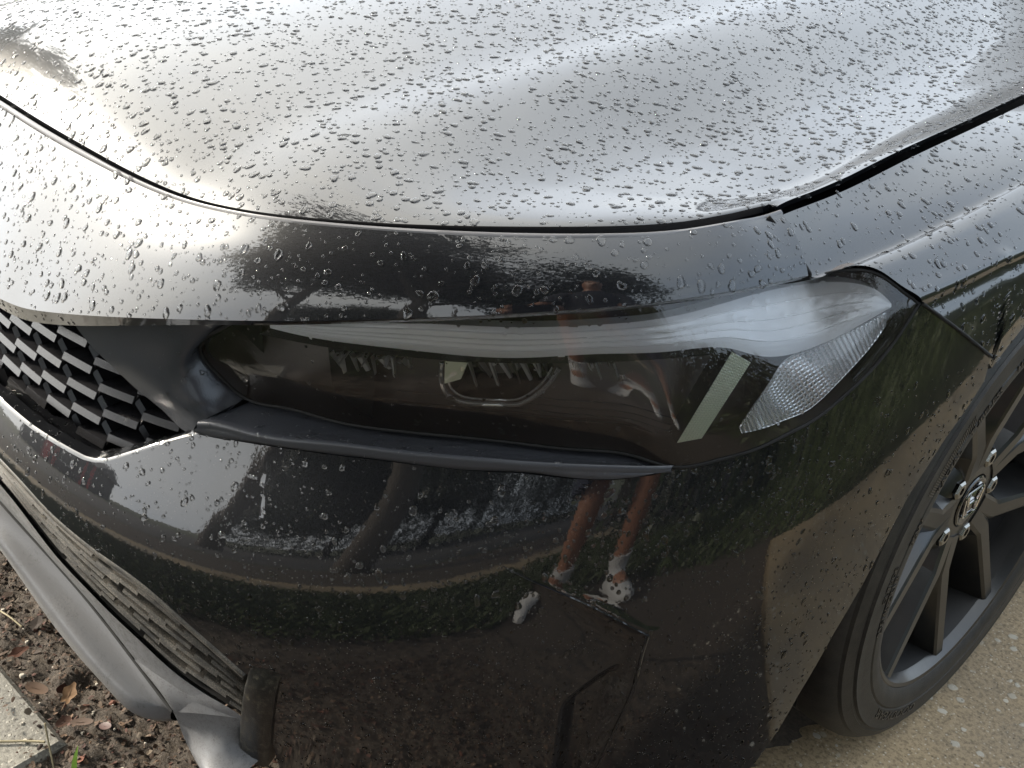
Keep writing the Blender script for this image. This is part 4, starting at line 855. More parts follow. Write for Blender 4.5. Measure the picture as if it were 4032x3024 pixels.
ft_ = Fg[0]; b.grid(np.stack([ft_, ft_+[-.003, 0, -.004], ft_+[-.010, 0, -.03]]))
ar_ = Fg[-1]; k_ = slice(0, int(nu*.48)); b.grid(np.stack([ar_[k_], ar_[k_]+[-.004, 0, .001], ar_[k_]+[-.035, 0, .004]]))
fr_ = Fg[:, 0]; b.grid(np.stack([fr_, fr_+[-.003, .003, -.003], fr_+[-.018, .010, -.010]]))
fenderL = b; FEND = None
for mm in (b, b.mirrored()):
    o = mm.build('fender', 'black_car_paint', car, 35); FEND = FEND or o

# dark joints between bumper, fender and lamp
for pts in (np.r_[A('seam_top'), A('lens_top')[10:11]], FT[-5:]):
    q_ = rs(pts, 24)+(np.array([.0012, -.0008, .0022]) if len(pts) < 6 and pts[0][2] > .70 else np.array([.0006, -.0004, .0003])); b = MB(); b.tube(q_, .0017, 6)
    for mm in (b, b.mirrored()): mm.build('panel_joint', 'matt_black', car, 60)
# ---- wheel wells
for sx in (1, -1):
    for yc in (WC[1], WC[1]+2.735):
        b = MB(); th = np.linspace(-.25, math.pi+.25, 40)
        P0 = np.stack([np.full(40, .868), yc-.372*np.cos(th), WC[2]+.372*np.sin(th)], -1); P1 = P0.copy(); P1[:, 0] = .58
        b.grid(np.stack([P0, P1])); b.add(P1, [tuple(range(40))])
        b = b if sx > 0 else b.mirrored(); b.build('wheel_well', 'wheel_well', car, 60)

# ---- wheels: built about the hub, axis +x outward
def text_mesh(s, size, depth=.0):
    cu = bpy.data.curves.new('t', 'FONT'); cu.body = s; cu.size = size; cu.resolution_u = 2; cu.extrude = depth
    o = bpy.data.objects.new('t', cu); COL.objects.link(o); dg = bpy.context.evaluated_depsgraph_get(); dg.update()
    me = o.evaluated_get(dg).to_mesh(); V = np.array([v.co[:] for v in me.vertices]); F = [tuple(p.vertices) for p in me.polygons]
    o.evaluated_get(dg).to_mesh_clear(); bpy.data.objects.remove(o); bpy.data.curves.remove(cu); return V, F
RT, RR = .3245, .2418
def wheel(origin, steer, camber, sx=1, rot=0., detail=True):
    root = empty('wheel', (0, 0, 0), car)
    a = np.array([math.cos(steer)*math.cos(camber), math.sin(steer)*math.cos(camber), math.sin(camber)]); fy = np.array([-math.sin(steer), math.cos(steer), 0]); u = np.cross(a, fy)
    M = np.stack([a, -fy, u])                                # local (out, forward, up)
    def fx(b):
        c = MB(); c.v = [V@M+np.array(origin) for V in b.v]; c.f = list(b.f); c.n = b.n
        return c.mirrored() if sx < 0 else c
    def rev(prof, k=96):
        th = np.arange(k)*2*np.pi/k; P = np.array(prof)
        G = np.stack([np.stack([np.full(k, o), r*np.cos(th), r*np.sin(th)], -1) for o, r in P]); return G
    # tyre
    b = MB()
    prof = [(-.014, .236), (.004, .2405), (.0085, .246), (.0105, .255), (.0105, .2625), (.0090, .2650), (.0104, .2665), (.0106, .280), (.0098, .2890), (.0104, .2915), (.0072, .2930), (.0070, .2960), (.0078, .2970), (.0050, .3030), (.0030, .3080), (-.0010, .3095), (-.006, .3160), (-.014, .3205), (-.028, .3232), (-.05, RT), (-.052, RT-.006), (-.059, RT-.006), (-.061, RT), (-.10, RT+.0005), (-.103, RT-.006), (-.111, RT-.006), (-.114, RT+.0005), (-.15, RT), (-.2, .315), (-.225, .29), (-.225, .24)]
    G = rev(prof); z = G[..., 2]; sq = z < -RT+.006; G[..., 2] = np.where(sq, np.maximum(z, -RT+.0008), z)
    b.grid(G, cv=True); fx(b).build('tyre', 'tyre_rubber', root, 30)
    # lettering moulded on the sidewall, read clockwise
    if detail:
        # angle measured from forward, up positive; clockwise from outside = forward point climbing upwards
        def arcw(s, r, ang0, size, off_, wid=1.):
            V, F = text_mesh(s, size, .0007); ph = R(ang0)+V[:, 0]*wid/r; rr = r+V[:, 1]
            q = MB(); q.add(np.stack([off_+V[:, 2], rr*np.cos(ph), rr*np.sin(ph)], -1), F); fx(q).build('sidewall_lettering', 'tyre_lettering', root, 20)
        arcw('GOODYEAR', .268, -76, .017, .0107, 1.5)
        arcw('235/40ZR18', .2575, -9, .0125, .0107, 1.25)
        arcw('95W', .2575, 16, .0125, .0107, 1.2); arcw('RADIAL', .2575, 29, .0115, .0107, 1.2); arcw('TUBELESS', .2575, 43, .0115, .0107, 1.2)
        arcw('MAX LOAD 690 KG', .2575, 62, .0105, .0107, 1.2); arcw('DOT', .2575, 92, .0105, .0107, 1.2)
        arcw('OUTSIDE', .270, 2, .010, .0107, 1.1)
        b = MB()
        for k in range(34):                                   # fine ribbing
            t = R(28+k*.55); b.box((.0108, .2735*math.cos(t), .2735*math.sin(t)), (.0007, .012, .0009), np.stack([[1, 0, 0], [0, math.cos(t), math.sin(t)], [0, -math.sin(t), math.cos(t)]]))
        o_rib = fx(b).build('sidewall_ribbing', 'tyre_lettering', root, 20); o_rib['kind'] = 'stuff'
    # rim barrel and flange
    b = MB(); b.grid(rev([(-.004, .2395), (.003, .2415), (.004, .2385), (.0025, .2345), (-.006, .2300), (-.010, .2285)]), cv=True)
    rim = fx(b).build('rim', 'satin_black_alloy', root, 35)
    b = MB(); b.grid(rev([(-.0102, .2285), (-.030, .2265), (-.12, .2150), (-.20, .225)]), cv=True); fx(b).build('rim_barrel', 'rim_inside', root, 35)
    # five forked spokes
    def P(o, r, ang): t = R(ang); return np.array([o, r*math.cos(t), r*math.sin(t)])
    for k in range(5):
        c = 1+72*k+rot; b = MB()
        for sg in (1, -1):
            n_ = 13; k0, k1, k2 = P(-.027, .050, c+sg*10), P(-.021, .098, c+sg*8), P(-.003, .2318, c+sg*20.5); C = np.array([k0*(1-t/3)+k1*t/3 for t in range(4)]+[k1*(1-t/9)+k2*t/9 for t in range(1, 10)])
            dr = np.gradient(C, axis=0); dr /= np.linalg.norm(dr, axis=1)[:, None]
            sd = np.cross([1, 0, 0], dr); sd /= np.linalg.norm(sd, axis=1)[:, None]; sd *= sg
            w = np.linspace(.0150, .0120, n_)[:, None]; X1 = np.array([1., 0, 0]); dp = np.linspace(.032, .052, n_)[:, None]; di = np.linspace(.006, .030, n_)[:, None]
            q_ = [C-sd*w*1.5-X1*di, C-sd*w*.9-X1*.0022, C-sd*w*.62, C+sd*w*.62, C+sd*w*.95-X1*.003, C+sd*w*2.0-X1*dp, C-sd*w*1.2-X1*dp]
            b.grid(np.stack(q_), cu=True)
            for e2 in (0, n_-1): b.add([x_[e2] for x_ in q_], [tuple(range(7))])
        fx(b).build('spoke', 'satin_black_alloy', root, 25)
        # sunk panel between the two arms
        b = MB(); Cc = rs([P(-.030, .075, c), P(-.034, .13, c), P(-.036, .229, c)], 9); sdc = np.array([0, -math.sin(R(c)), math.cos(R(c))]); ww = np.linspace(.008, .076, 9)[:, None]
        b.grid(np.stack([Cc-sdc*ww, Cc-[.002, 0, 0], Cc+sdc*ww])); fx(b).build('spoke_panel', 'gloss_black_plastic', root, 30)
    b = MB(); b.grid(rev([(-.070, .085), (-.040, .080), (-.032, .070), (-.0290, .050), (-.0278, .040), (-.028, .036), (-.034, .0345)], 60), cv=True); fx(b).build('hub', 'satin_black_alloy', root, 35)
    for k in range(5):
        t = R(36+72*k+rot); c = np.array([-.0295, .0572*math.cos(t), .0572*math.sin(t)]); b = MB()
        for o, r in ((0, .0125),):
            hx = [c+np.array([0, r*math.cos(q), r*math.sin(q)]) for q in np.arange(6)*math.pi/3]
            rows_ = [np.array(hx)-[.02, 0, 0], np.array(hx)+[.002, 0, 0], c+(np.array(hx)-c)*.8+[.0045, 0, 0], c+(np.array(hx)-c)*.45+[.0045, 0, 0], c+(np.array(hx)-c)*.4+[-.004, 0, 0]]
            b.grid(np.stack(rows_), cv=True); b.add(rows_[-1], [tuple(range(6))])
        fx(b).build('lug_nut', 'dark_chrome', root, 20)
    b = MB(); b.grid(rev([(-.034, .0342), (-.0272, .0342), (-.0258, .0325), (-.0255, .030), (-.0262, .0285), (-.0262, .001)], 48), cv=True); cap = fx(b).build('centre_cap', 'gloss_black_plastic', root, 30)
    # emblem on the cap: letter H in a rounded, slightly tapering frame
    b = MB(); o = -.0248
    def em(pts, r): b.tube([(o, y, z) for y, z in 1.14*np.array(pts)], r*.72, 6)
    fr = []
    for (y, z, a0_) in ((.0200, .0155, 0), (-.0200, .0155, 90), (-.0150, -.0165, 180), (.0150, -.0165, 270)):
        sy, sz = np.sign(y), np.sign(z)
        for q in np.linspace(0, math.pi/2, 5):
            ang = q+R(a0_); fr.append((y-sy*.005+.005*math.cos(ang), z-sz*.005+.005*math.sin(ang)))
    b.tube([(o, 1.14*y, 1.14*z) for y, z in fr], .0013, 6, True)
    em([(.0150, .0125), (.0095, .000), (.0105, -.0130)], .0022); em([(-.0150, .0125), (-.0095, 0), (-.0105, -.0130)], .0022); em([(.0098, -.0005), (-.0098, -.0005)], .0024)
    fx(b).build('emblem', 'chrome', root, 40)
    b = MB(); b.grid(rev([(-.095, .075), (-.085, .075), (-.085, .150), (-.095, .150)], 60), cv=True, cu=True); fx(b).build('brake_disc', 'brake_steel', root, 30)
    t = R(150); b = MB(); b.box((-.085, .135*math.cos(t), .135*math.sin(t)), (.05, .05, .12), np.stack([[1, 0, 0], [0, math.cos(t), math.sin(t)], [0, -math.sin(t), math.cos(t)]])); fx(b).build('brake_caliper', 'matt_black', root, 20)
    return root
wheel(WC, wq[3], wq[4], 1, 0.)
wheel(WC, wq[3], wq[4], -1, 11., False); wheel(WC+[0, 2.735, -.004], 0, 0, 1, 30., False); wheel(WC+[0, 2.735, -.004], 0, 0, -1, 47., False)

# ---- the rest of the body, behind the frame
b = MB(); yy = np.linspace(.905, 3.62, 40); tr = lambda y: np.interp(y, [.9, 2.9, 3.62], [0, 0, .09])
rows_ = []
for x, z in ((.772, .862), (.835, .84), (.882, .798), (.906, .685), (.900, .50), (.888, .30), (.85, .19)):
    zz = z+(yy-.905)*(.035 if z > .75 else .015); rows_.append(np.stack([x-tr(yy), yy, zz], -1))
Gs = spl(np.stack(rows_).reshape(7, -1), range(7))(np.linspace(0, 6, 30)).reshape(30, 40, 3)
cut = [(j, i) for j in range(29) for i in range(39) if not (abs(yy[i]+.03-(WC[1]+2.735)) < .36 and Gs[j, i, 2] < WC[2]+math.sqrt(max(.36**2-(yy[i]+.03-WC[1]-2.735)**2, 0)))]
bb_ = MB(); bb_.add(Gs.reshape(-1, 3), [(j*40+i, j*40+i+1, (j+1)*40+i+1, (j+1)*40+i) for j, i in cut])
BS = both(bb_).build('body_side', 'black_car_paint', car, 35)
for sx in (1, -1):
    for y0 in (.98, 2.02):
        b = MB(); b.tube([(.9065-tr(np.array([y]))[0], y, .735) for y in (y0+.72, y0+.80, y0+.90)], .008, 6); (b if sx > 0 else b.mirrored()).build('door_handle', 'black_car_paint', BS, 40)
def sym(rail): r = np.array(rail, float); return np.r_[r, (r*MIR)[::-1]]
def arcrow(xh, y, z, crown, back_): t = np.linspace(-1, 1, 21); return np.stack([xh*t, y+back_*t**2, z-crown*t**2], -1)
ws = [arcrow(.70, .70, .905, .035, .14), arcrow(.66, 1.05, 1.12, .035, .10), arcrow(.60, 1.42, 1.315, .04, .06), ]
b = MB(); b.grid(spl(np.stack(ws).reshape(3, -1), range(3))(np.linspace(0, 2, 12)).reshape(12, 21, 3)); b.build('windscreen', 'dark_glass', car, 60)
rf_ = [arcrow(.60, 1.425, 1.318, .04, .06), arcrow(.585, 1.9, 1.41, .045, 0), arcrow(.57, 2.6, 1.39, .045, 0), arcrow(.53, 3.05, 1.27, .04, 0)]
b = MB(); b.grid(spl(np.stack(rf_).reshape(4, -1), range(4))(np.linspace(0, 3, 22)).reshape(22, 21, 3)); b.build('roof', 'black_car_paint', car, 60)
rg = [arcrow(.53, 3.055, 1.268, .04, 0), arcrow(.60, 3.62, .99, .03, 0)]
b = MB(); b.grid(np.stack(rg)); b.build('rear_window', 'dark_glass', car, 60)
b = MB(); b.grid(np.stack([arcrow(.60, 3.622, .985, .03, 0), arcrow(.70, 3.68, .75, .0, -.06), arcrow(.72, 3.66, .35, 0, -.06), arcrow(.70, 3.60, .22, 0, -.05)])); b.build('tail_panel', 'black_car_paint', car, 50)
# side glass and pillars
top_ = np.r_[[w[-1] for w in (ws[0], ws[1], ws[2])], [w[-1] for w in rf_[1:]], [rg[1][-1]]]
tq = rs(top_, 40); bt2 = np.stack([np.full(40, .775), np.maximum(tq[:, 1], .86), .868+(np.maximum(tq[:, 1], .86)-.9)*.035], -1); bt2[:, 0] -= tr(bt2[:, 1])
b = MB(); b.grid(np.stack([tq, (tq+bt2)/2+[.02, 0, 0], bt2])); both(b).build('side_window', 'dark_glass', car, 60)
b = MB(); b.tube(tq, .024, 8); both(b).build('roof_pillar', 'black_car_paint', car, 60)
b = MB(); b.grid(loft([[(.80, 1.02, .93), (.86, 1.02, .93), (.97, 1.05, .94)], [(.80, .96, .97), (.86, .94, .98), (.97, .98, .98)], [(.80, 1.0, 1.02), (.86, 1.0, 1.06), (.97, 1.04, 1.05)], [(.80, 1.10, .98), (.86, 1.12, .99), (.97, 1.12, .99)], [(.80, 1.02, .93), (.86, 1.02, .93), (.97, 1.05, .94)]], 9, 17)); both(b).build('door_mirror', 'black_car_paint', car, 50)
b = MB(); b.grid(np.stack([[(-.56, -.70, .16), (.56, -.70, .16)], [(-.56, 3.6, .19), (.56, 3.6, .19)]])); b.grid(np.stack([[(-.56, -.70, .17), (-.56, -.66, .62)], [(.56, -.70, .17), (.56, -.66, .62)]])); b.grid(np.stack([[(-.57, .42, .17), (-.57, .5, .8)], [(-.57, 3.6, .2), (-.57, 3.6, .8)]])); b.build('underbody', 'matt_black', car, 0)
b = MB(); b.grid(np.stack([[(-.64, -.55, .655), (.64, -.55, .655)], [(-.70, .8, .72), (.70, .8, .72)]])); b.build('engine_cover', 'matt_black', car, 0)

# ==================================================================== surroundings that the paint mirrors
def leaf_tree(name, x, y, h, crown, n, label, seed, leaf=.09, trunk_r=.22, cz=.62, flat=.75, lo=.30, lm='oak_leaf', group=None):
    g = np.random.default_rng(seed); root = empty(name, (x, y, 0)); tag(root, label, 'tree', group)
    b = MB(); b.tube(rs([(0, 0, -.1), (.05, .03, h*.22), (-.04, .06, h*.5), (.06, 0, h*.8)], 10), np.linspace(trunk_r, trunk_r*.25, 10), 9)
    cl = []
    for k in range(11):
        a = g.uniform(0, 6.28); rr = crown*math.sqrt(g.uniform(.08, .95)); zz = h*cz+g.normal(0, .17)*h*flat
        tipp = np.array([rr*math.cos(a), rr*math.sin(a), np.clip(zz, h*lo, h*.98)]); cl.append(tipp)
        st_ = np.array([0, 0, h*g.uniform(.22, .5)]); b.tube(rs([st_, st_*.5+tipp*.5+[0, 0, .06*h*g.normal()], tipp], 7), np.linspace(trunk_r*.45, .015, 7), 6)
    b.build('trunk', 'bark', root, 60)
    V = []; F = []
    C = np.array(cl); k = 0
    per = n//len(C); 
    for c in C:
        sub = c+np.clip(g.normal(0, 1, (7, 3)), -1.6, 1.6)*np.array([.30, .30, .17])*crown
        for s_ in sub:
            m = per//7; p_ = s_+np.clip(g.normal(0, 1, (m, 3)), -2, 2)*np.array([.16, .16, .10])*crown; p_ = p_[p_[:, 2] > h*lo*.72]; m = len(p_)
            if not m: continue
            d1 = g.normal(0, 1, (m, 3)); d1 /= np.linalg.norm(d1, axis=1)[:, None]; d2 = np.cross(d1, g.normal(0, 1, (m, 3))); d2 /= np.linalg.norm(d2, axis=1)[:, None]
            l_ = leaf*g.uniform(.6, 1.3, (m, 1))
            V.append(np.stack([p_-d1*l_, p_+d2*l_*.45, p_+d1*l_, p_-d2*l_*.45], 1).reshape(-1, 3))
    V = np.concatenate(V); me = bpy.data.meshes.new('crown'); nq = len(V)//4
    me.vertices.add(len(V)); me.vertices.foreach_set('co', V.ravel()); me.loops.add(nq*4); me.loops.foreach_set('vertex_index', np.arange(nq*4)); me.polygons.add(nq); me.polygons.foreach_set('loop_start', np.arange(nq)*4); me.polygons.foreach_set('loop_total', np.full(nq, 4)); me.update(); me.validate()
    me.materials.append(MAT[lm]); o = bpy.data.objects.new('crown', me); COL.objects.link(o); o.parent = root
    return root
leaf_tree('oak_tree', 1.7, -4.3, 8.6, 3.2, 48000, 'broad dark oak tree on the verge before the car', 1)
leaf_tree('oak_tree', 6.8, -4.2, 8.0, 2.7, 20000, 'broad dark oak tree beside the end of the driveway', 2)
leaf_tree('oak_tree', 3.5, -14.6, 6.6, 3.0, 24000, 'low bushy oak on the far side of the street', 3, cz=.42)
leaf_tree('oak_tree', -9.6, -1.6, 6.2, 1.7, 14000, 'young oak tree standing beyond the right side of the car', 4)
leaf_tree('oak_tree', 6.8, -13.6, 7.2, 3.4, 24000, 'large leafy oak across the street beside the low oak', 5, cz=.42)
leaf_tree('oak_tree', .1, -6.6, 8.6, 3.4, 56000, 'wide old oak tree spreading over the verge before the car', 6, cz=.74, lo=.56)
# hedge along the right of the driveway
g_ = np.random.default_rng(9); root = empty('hedge', (3.3, 1.4, 0)); tag(root, 'dark clipped hedge along the lawn beside the driveway', 'hedge')
V = []; m = 30000; p_ = np.c_[g_.normal(0, .38, m), g_.uniform(-3.4, 5.6, m), g_.uniform(0, 1.0, m)**.8*.95]
d1 = g_.normal(0, 1, (m, 3)); d1 /= np.linalg.norm(d1, axis=1)[:, None]; d2 = np.cross(d1, g_.normal(0, 1, (m, 3))); d2 /= np.linalg.norm(d2, axis=1)[:, None]; l_ = .036*g_.uniform(.6, 1.3, (m, 1))
V = np.stack([p_-d1*l_, p_+d2*l_*.5, p_+d1*l_, p_-d2*l_*.5], 1).reshape(-1, 3)
b = MB(); b.add(V, [(4*i, 4*i+1, 4*i+2, 4*i+3) for i in range(m)]); b.build('hedge_leaves', 'oak_leaf', root, 0, 0)
b = MB()
for i in range(18): y_ = -3.2+i*.5; b.tube([(0, y_, -.1), (.06, y_+.05, .4), (.0, y_+.1, .8)], .02, 5)
b.build('hedge_stem', 'bark', root, 60)
# taller hedge across the street, below the tree crowns
root = empty('hedge', (6.6, -11.6, 0)); tag(root, 'tall ragged hedge across the street under the oaks', 'hedge')
m = 26000; p_ = np.c_[g_.uniform(-6.9, 8, m), g_.normal(0, .45, m), g_.uniform(0, 1.0, m)**.8*(2.5+.9*vnoise(g_.uniform(0, 1, m)*0+1, np.zeros(m)+1, 5, 1))]; p_[:, 2] *= .75+.5*vnoise(p_[:, 0]+20, p_[:, 0]*0, 6, 1.1)
d1 = g_.normal(0, 1, (m, 3)); d1 /= np.linalg.norm(d1, axis=1)[:, None]; d2 = np.cross(d1, g_.normal(0, 1, (m, 3))); d2 /= np.linalg.norm(d2, axis=1)[:, None]; l_ = .075*g_.uniform(.6, 1.3, (m, 1))
V = np.stack([p_-d1*l_, p_+d2*l_*.5, p_+d1*l_, p_-d2*l_*.5], 1).reshape(-1, 3)
b = MB(); b.add(V, [(4*i, 4*i+1, 4*i+2, 4*i+3) for i in range(m)]); b.build('hedge_leaves', 'oak_leaf', root, 0, 0)
b = MB()
for i in range(16): x_ = -6.6+i*.95; b.tube([(x_, 0, -.1), (x_+.05, .06, .9), (x_+.1, 0, 2.0)], .03, 5)
b.build('hedge_stem', 'bark', root, 60)
# house across the corner with red trim
hs = empty('house', (-12.6, -21.0, 0)); tag(hs, 'dark rendered house with red trim across the street', 'house')
b = MB(); b.box((0, 0, 1.3), (8.0, 5, 2.7)); b.build('wall', 'dark_render', hs, 0)
b = MB(); b.add([(-4.4, -2.9, 2.62), (4.4, -2.9, 2.62), (4.4, 2.9, 2.62), (-4.4, 2.9, 2.62), (-4.4, 0, 3.5), (4.4, 0, 3.5)], [(0, 1, 5, 4), (2, 3, 4, 5), (1, 2, 5), (3, 0, 4), (3, 2, 1, 0)]); b.build('roof', 'roof_grey', hs, 0)
for x_ in (4.06, 3.3, .4): b = MB(); b.box((x_, 2.54, 1.3), (.18, .10, 2.6)); b.build('trim_board', 'red_trim', hs, 0)
for x_ in (-2.6, 1.6):
    b = MB(); b.box((x_, 2.52, 1.7), (1.3, .06, 1.2)); w_ = b.build('window', 'white_render', hs, 0); b = MB(); b.box((x_, 2.56, 1.7), (1.12, .02, 1.02)); b.build('pane', 'dark_glass', w_, 0)
b = MB(); b.box((-.6, 2.52, 1.05), (.95, .06, 2.05)); d_ = b.build('door', 'red_trim', hs, 0); b = MB(); b.box((-.25, 2.56, 1.0), (.05, .06, .14)); b.build('handle', 'chrome', d_, 0)
# turf
def turf(name, n, x0, x1, y0, y1, hmin, hmax, seed, label=None):
    g = np.random.default_rng(seed); x = g.uniform(x0, x1, n); y = g.uniform(y0, y1, n); a = g.uniform(0, 6.28, n); h = g.uniform(hmin, hmax, n); w = .004; ln = g.uniform(.2, .9, n)*h
    bx, by = np.cos(a), np.sin(a); z0 = np.full(n, -.03)
    V = np.stack([np.stack([x-by*w, y+bx*w, z0], -1), np.stack([x+by*w, y-bx*w, z0], -1), np.stack([x+bx*ln*.4+by*w*.7, y+by*ln*.4-bx*w*.7, z0+h*.6], -1), np.stack([x+bx*ln, y+by*ln, z0+h], -1)], 1).reshape(-1, 3)
    b = MB(); b.add(V, [(4*i, 4*i+1, 4*i+2, 4*i+3) for i in range(n)]); o = b.build(name, 'grass_blade', None, 0, 0); tag(o, None, None, None, 'stuff'); return o
turf('grass', 30000, -3, 3.2, -2.22, -1.28, .04, .10, 21); turf('grass', 16000, 1.9, 3.2, -1.9, 5, .05, .12, 22)

# ==================================================================== rain
def tris_of(o):
    me = o.data; me.calc_loop_triangles(); n = len(me.loop_triangles); ti = np.empty(n*3, int); me.loop_triangles.foreach_get('vertices', ti)
    co = np.empty(len(me.vertices)*3); me.vertices.foreach_get('co', co); co = co.reshape(-1, 3); return co[ti.reshape(-1, 3)]
def drop_shape(k, seed, big):
    """irregular flattened bead of water: outline x profile"""
    g = np.random.default_rng(seed); th = np.arange(k)*2*np.pi/k
    r = 1+.0*th
    for f in (2, 3, 4, 5): r = r+g.normal(0, (.12 if big else .05)/f*1.6)*np.cos(f*th+g.uniform(0, 6.28))
    if big and g.random() < .45:                              # two beads run together
        r = r*(1+.42*np.abs(np.cos(th+.3))**3)
    r = np.clip(r, .5, 1.8)
    pr = [(1.0, -.02), (.98, .13), (.86, .32), (.62, .47), (.30, .56)]
    hs = .56 if big else .62
    V = [(r[i]*q*math.cos(th[i])+.03*h, r[i]*q*math.sin(th[i]), h*hs) for q, h in pr for i in range(k)]+[(.02, 0, .585*hs)]
    F = [(j*k+i, j*k+(i+1) % k, (j+1)*k+(i+1) % k, (j+1)*k+i) for j in range(len(pr)-1) for i in range(k)]+[((len(pr)-1)*k+i, (len(pr)-1)*k+(i+1) % k, len(pr)*k) for i in range(k)]
    return np.array(V), F
SMALL = [drop_shape(9, 100+i, False) for i in range(12)]; BIG = [drop_shape(18, 200+i, True) for i in range(16)]
BIGM = []
for V, F in BIG:
    b = MB(); b.add(V, F); BIGM.append(b.mesh('water_drop', 'rain_water', 180, 0))
bulk = MB(); cand = []
def scatter(o, dens, med, sig, seed, keep, lift=0., squash=1., smear=1.):
    T = tris_of(o); g = np.random.default_rng(seed)
    c = T.mean(1); n = np.cross(T[:, 1]-T[:, 0], T[:, 2]-T[:, 0]); ar = np.linalg.norm(n, axis=1)/2; n = n/(2*ar[:, None]+1e-15)
    vis = ((CAM-c)*n).sum(1); n = np.where(vis[:, None] < 0, -n, n)           # panels are single sheets: take the outer side
    m = keep(c, n); T, c, n, ar = T[m], c[m], n[m], ar[m]
    N = int(ar.sum()*dens); idx = g.choice(len(ar), N, p=ar/ar.sum()); u = np.sqrt(g.random(N)); v = g.random(N)
    P = T[idx, 0]*(1-u)[:, None]+T[idx, 1]*(u*(1-v))[:, None]+T[idx, 2]*(u*v)[:, None]
    cl = vnoise(P[:, 0]+P[:, 2]*.7, P[:, 1], seed+50, 16)
    rad = np.minimum(med*np.exp(g.normal(0, sig, N)), .0036); ok = g.random(N) < .45+.9*cl; 
    order = np.argsort(-rad); used = {}
    for i in order:
        if not ok[i]: continue
        p_ = P[i]; r = rad[i]; key = tuple((p_/.012).astype(int)); bad = False
        for dx in (-1, 0, 1):
            for dy in (-1, 0, 1):
                for dz in (-1, 0, 1):
                    for (q, rq) in used.get((key[0]+dx, key[1]+dy, key[2]+dz), ()):
                        if ((q-p_)**2).sum() < ((r+rq)*.95)**2: bad = True; break
                    if bad: break
                if bad: break
            if bad: break
        if bad: continue
        used.setdefault(key, []).append((p_, r))
        nn = n[idx[i]]; dn = np.array([0, 0, -1.])-nn*(-nn[2]); l_ = np.linalg.norm(dn); dn = dn/l_ if l_ > .15 else np.array([math.cos(i), math.sin(i), 0]); 
        a = g.uniform(0, 6.28) if l_ < .5 else g.normal(0, .4)
        t1 = dn-nn*(dn@nn); t1 /= np.linalg.norm(t1); t2 = np.cross(nn, t1); e1 = t1*math.cos(a)+t2*math.sin(a); e2 = np.cross(nn, e1)
        cand.append((r, p_+nn*lift, e1*smear, e2, nn*squash, o.name))
front = lambda c: (c[:, 0] > -.55) & (c[:, 1] < .62)
scatter(HOOD, 23000, .00115, .60, 1, lambda c, n: front(c) & (n[:, 2] > .25) & (c[:, 0] > -.75))
scatter(BUMP, 22000, .00105, .60, 2, lambda c, n: (c[:, 0] > 0) & (c[:, 2] > .60) & (n[:, 2] > .12))
scatter(BUMP, 13000, .00115, .52, 3, lambda c, n: (c[:, 0] > .12) & (c[:, 2] < .60) & (c[:, 2] > .42) & (n[:, 2] > .12))
scatter(BUMP, 15000, .00090, .48, 4, lambda c, n: (c[:, 0] > .12) & (c[:, 2] < .60) & (c[:, 2] > .16) & (n[:, 2] <= .30), smear=1.35)
scatter(FEND, 18000, .00115, .60, 5, lambda c, n: (c[:, 0] > .5) & (c[:, 1] < .7))
scatter(LENS, 24000, .00105, .50, 6, lambda c, n: (c[:, 0] > .0) & (c[:, 2] > .655), squash=.7)
scatter(LENS, 6000, .00085, .45, 7, lambda c, n: (c[:, 0] > .0) & (c[:, 2] <= .655), squash=.7)
scatter(TRIM[0], 9000, .00120, .55, 8, lambda c, n: (c[:, 0] > .4) & (n[:, 2] > -.2))
cand.sort(key=lambda c: -c[0]/np.linalg.norm(c[1]-CAM))
WHERE = {'hood': ('large clear rain drop beaded on the black hood', 'rain drops on the hood'), 'front_bumper': ('large clear rain drop beaded on the black bumper', 'rain drops on the bumper'), 'fender': ('large clear rain drop beaded on the black fender', 'rain drops on the fender'), 'lens': ('clear rain drop beaded on the headlight lens', 'rain drops on the headlight lens'), 'headlight_trim': ('rain drop sitting on the satin black headlight trim', 'rain drops on the headlight trim')}
nb_ = 0
for k, (r, p_, e1, e2, nn, wh) in enumerate(cand):
    Mx = np.stack([e1*r, e2*r, nn*r])
    if nb_ < 300 and r > .0012:
        o = bpy.data.objects.new('water_drop', BIGM[k % len(BIGM)]); COL.objects.link(o); nb_ += 1
        o.matrix_world = Matrix(((Mx[0][0], Mx[1][0], Mx[2][0], p_[0]), (Mx[0][1], Mx[1][1], Mx[2][1], p_[1]), (Mx[0][2], Mx[1][2], Mx[2][2], p_[2]), (0, 0, 0, 1)))
        lb = WHERE[wh.split('.')[0]]; tag(o, lb[0], 'rain drop', lb[1])
    else:
        V, F = (BIG if r > .0018 else SMALL)[k % 12]; bulk.add(V@Mx+p_, F)
tag(bulk.build('rain_beads', 'rain_water', None, 180, 0), None, None, None, 'stuff')
print('drops', len(cand), 'singles', nb_)

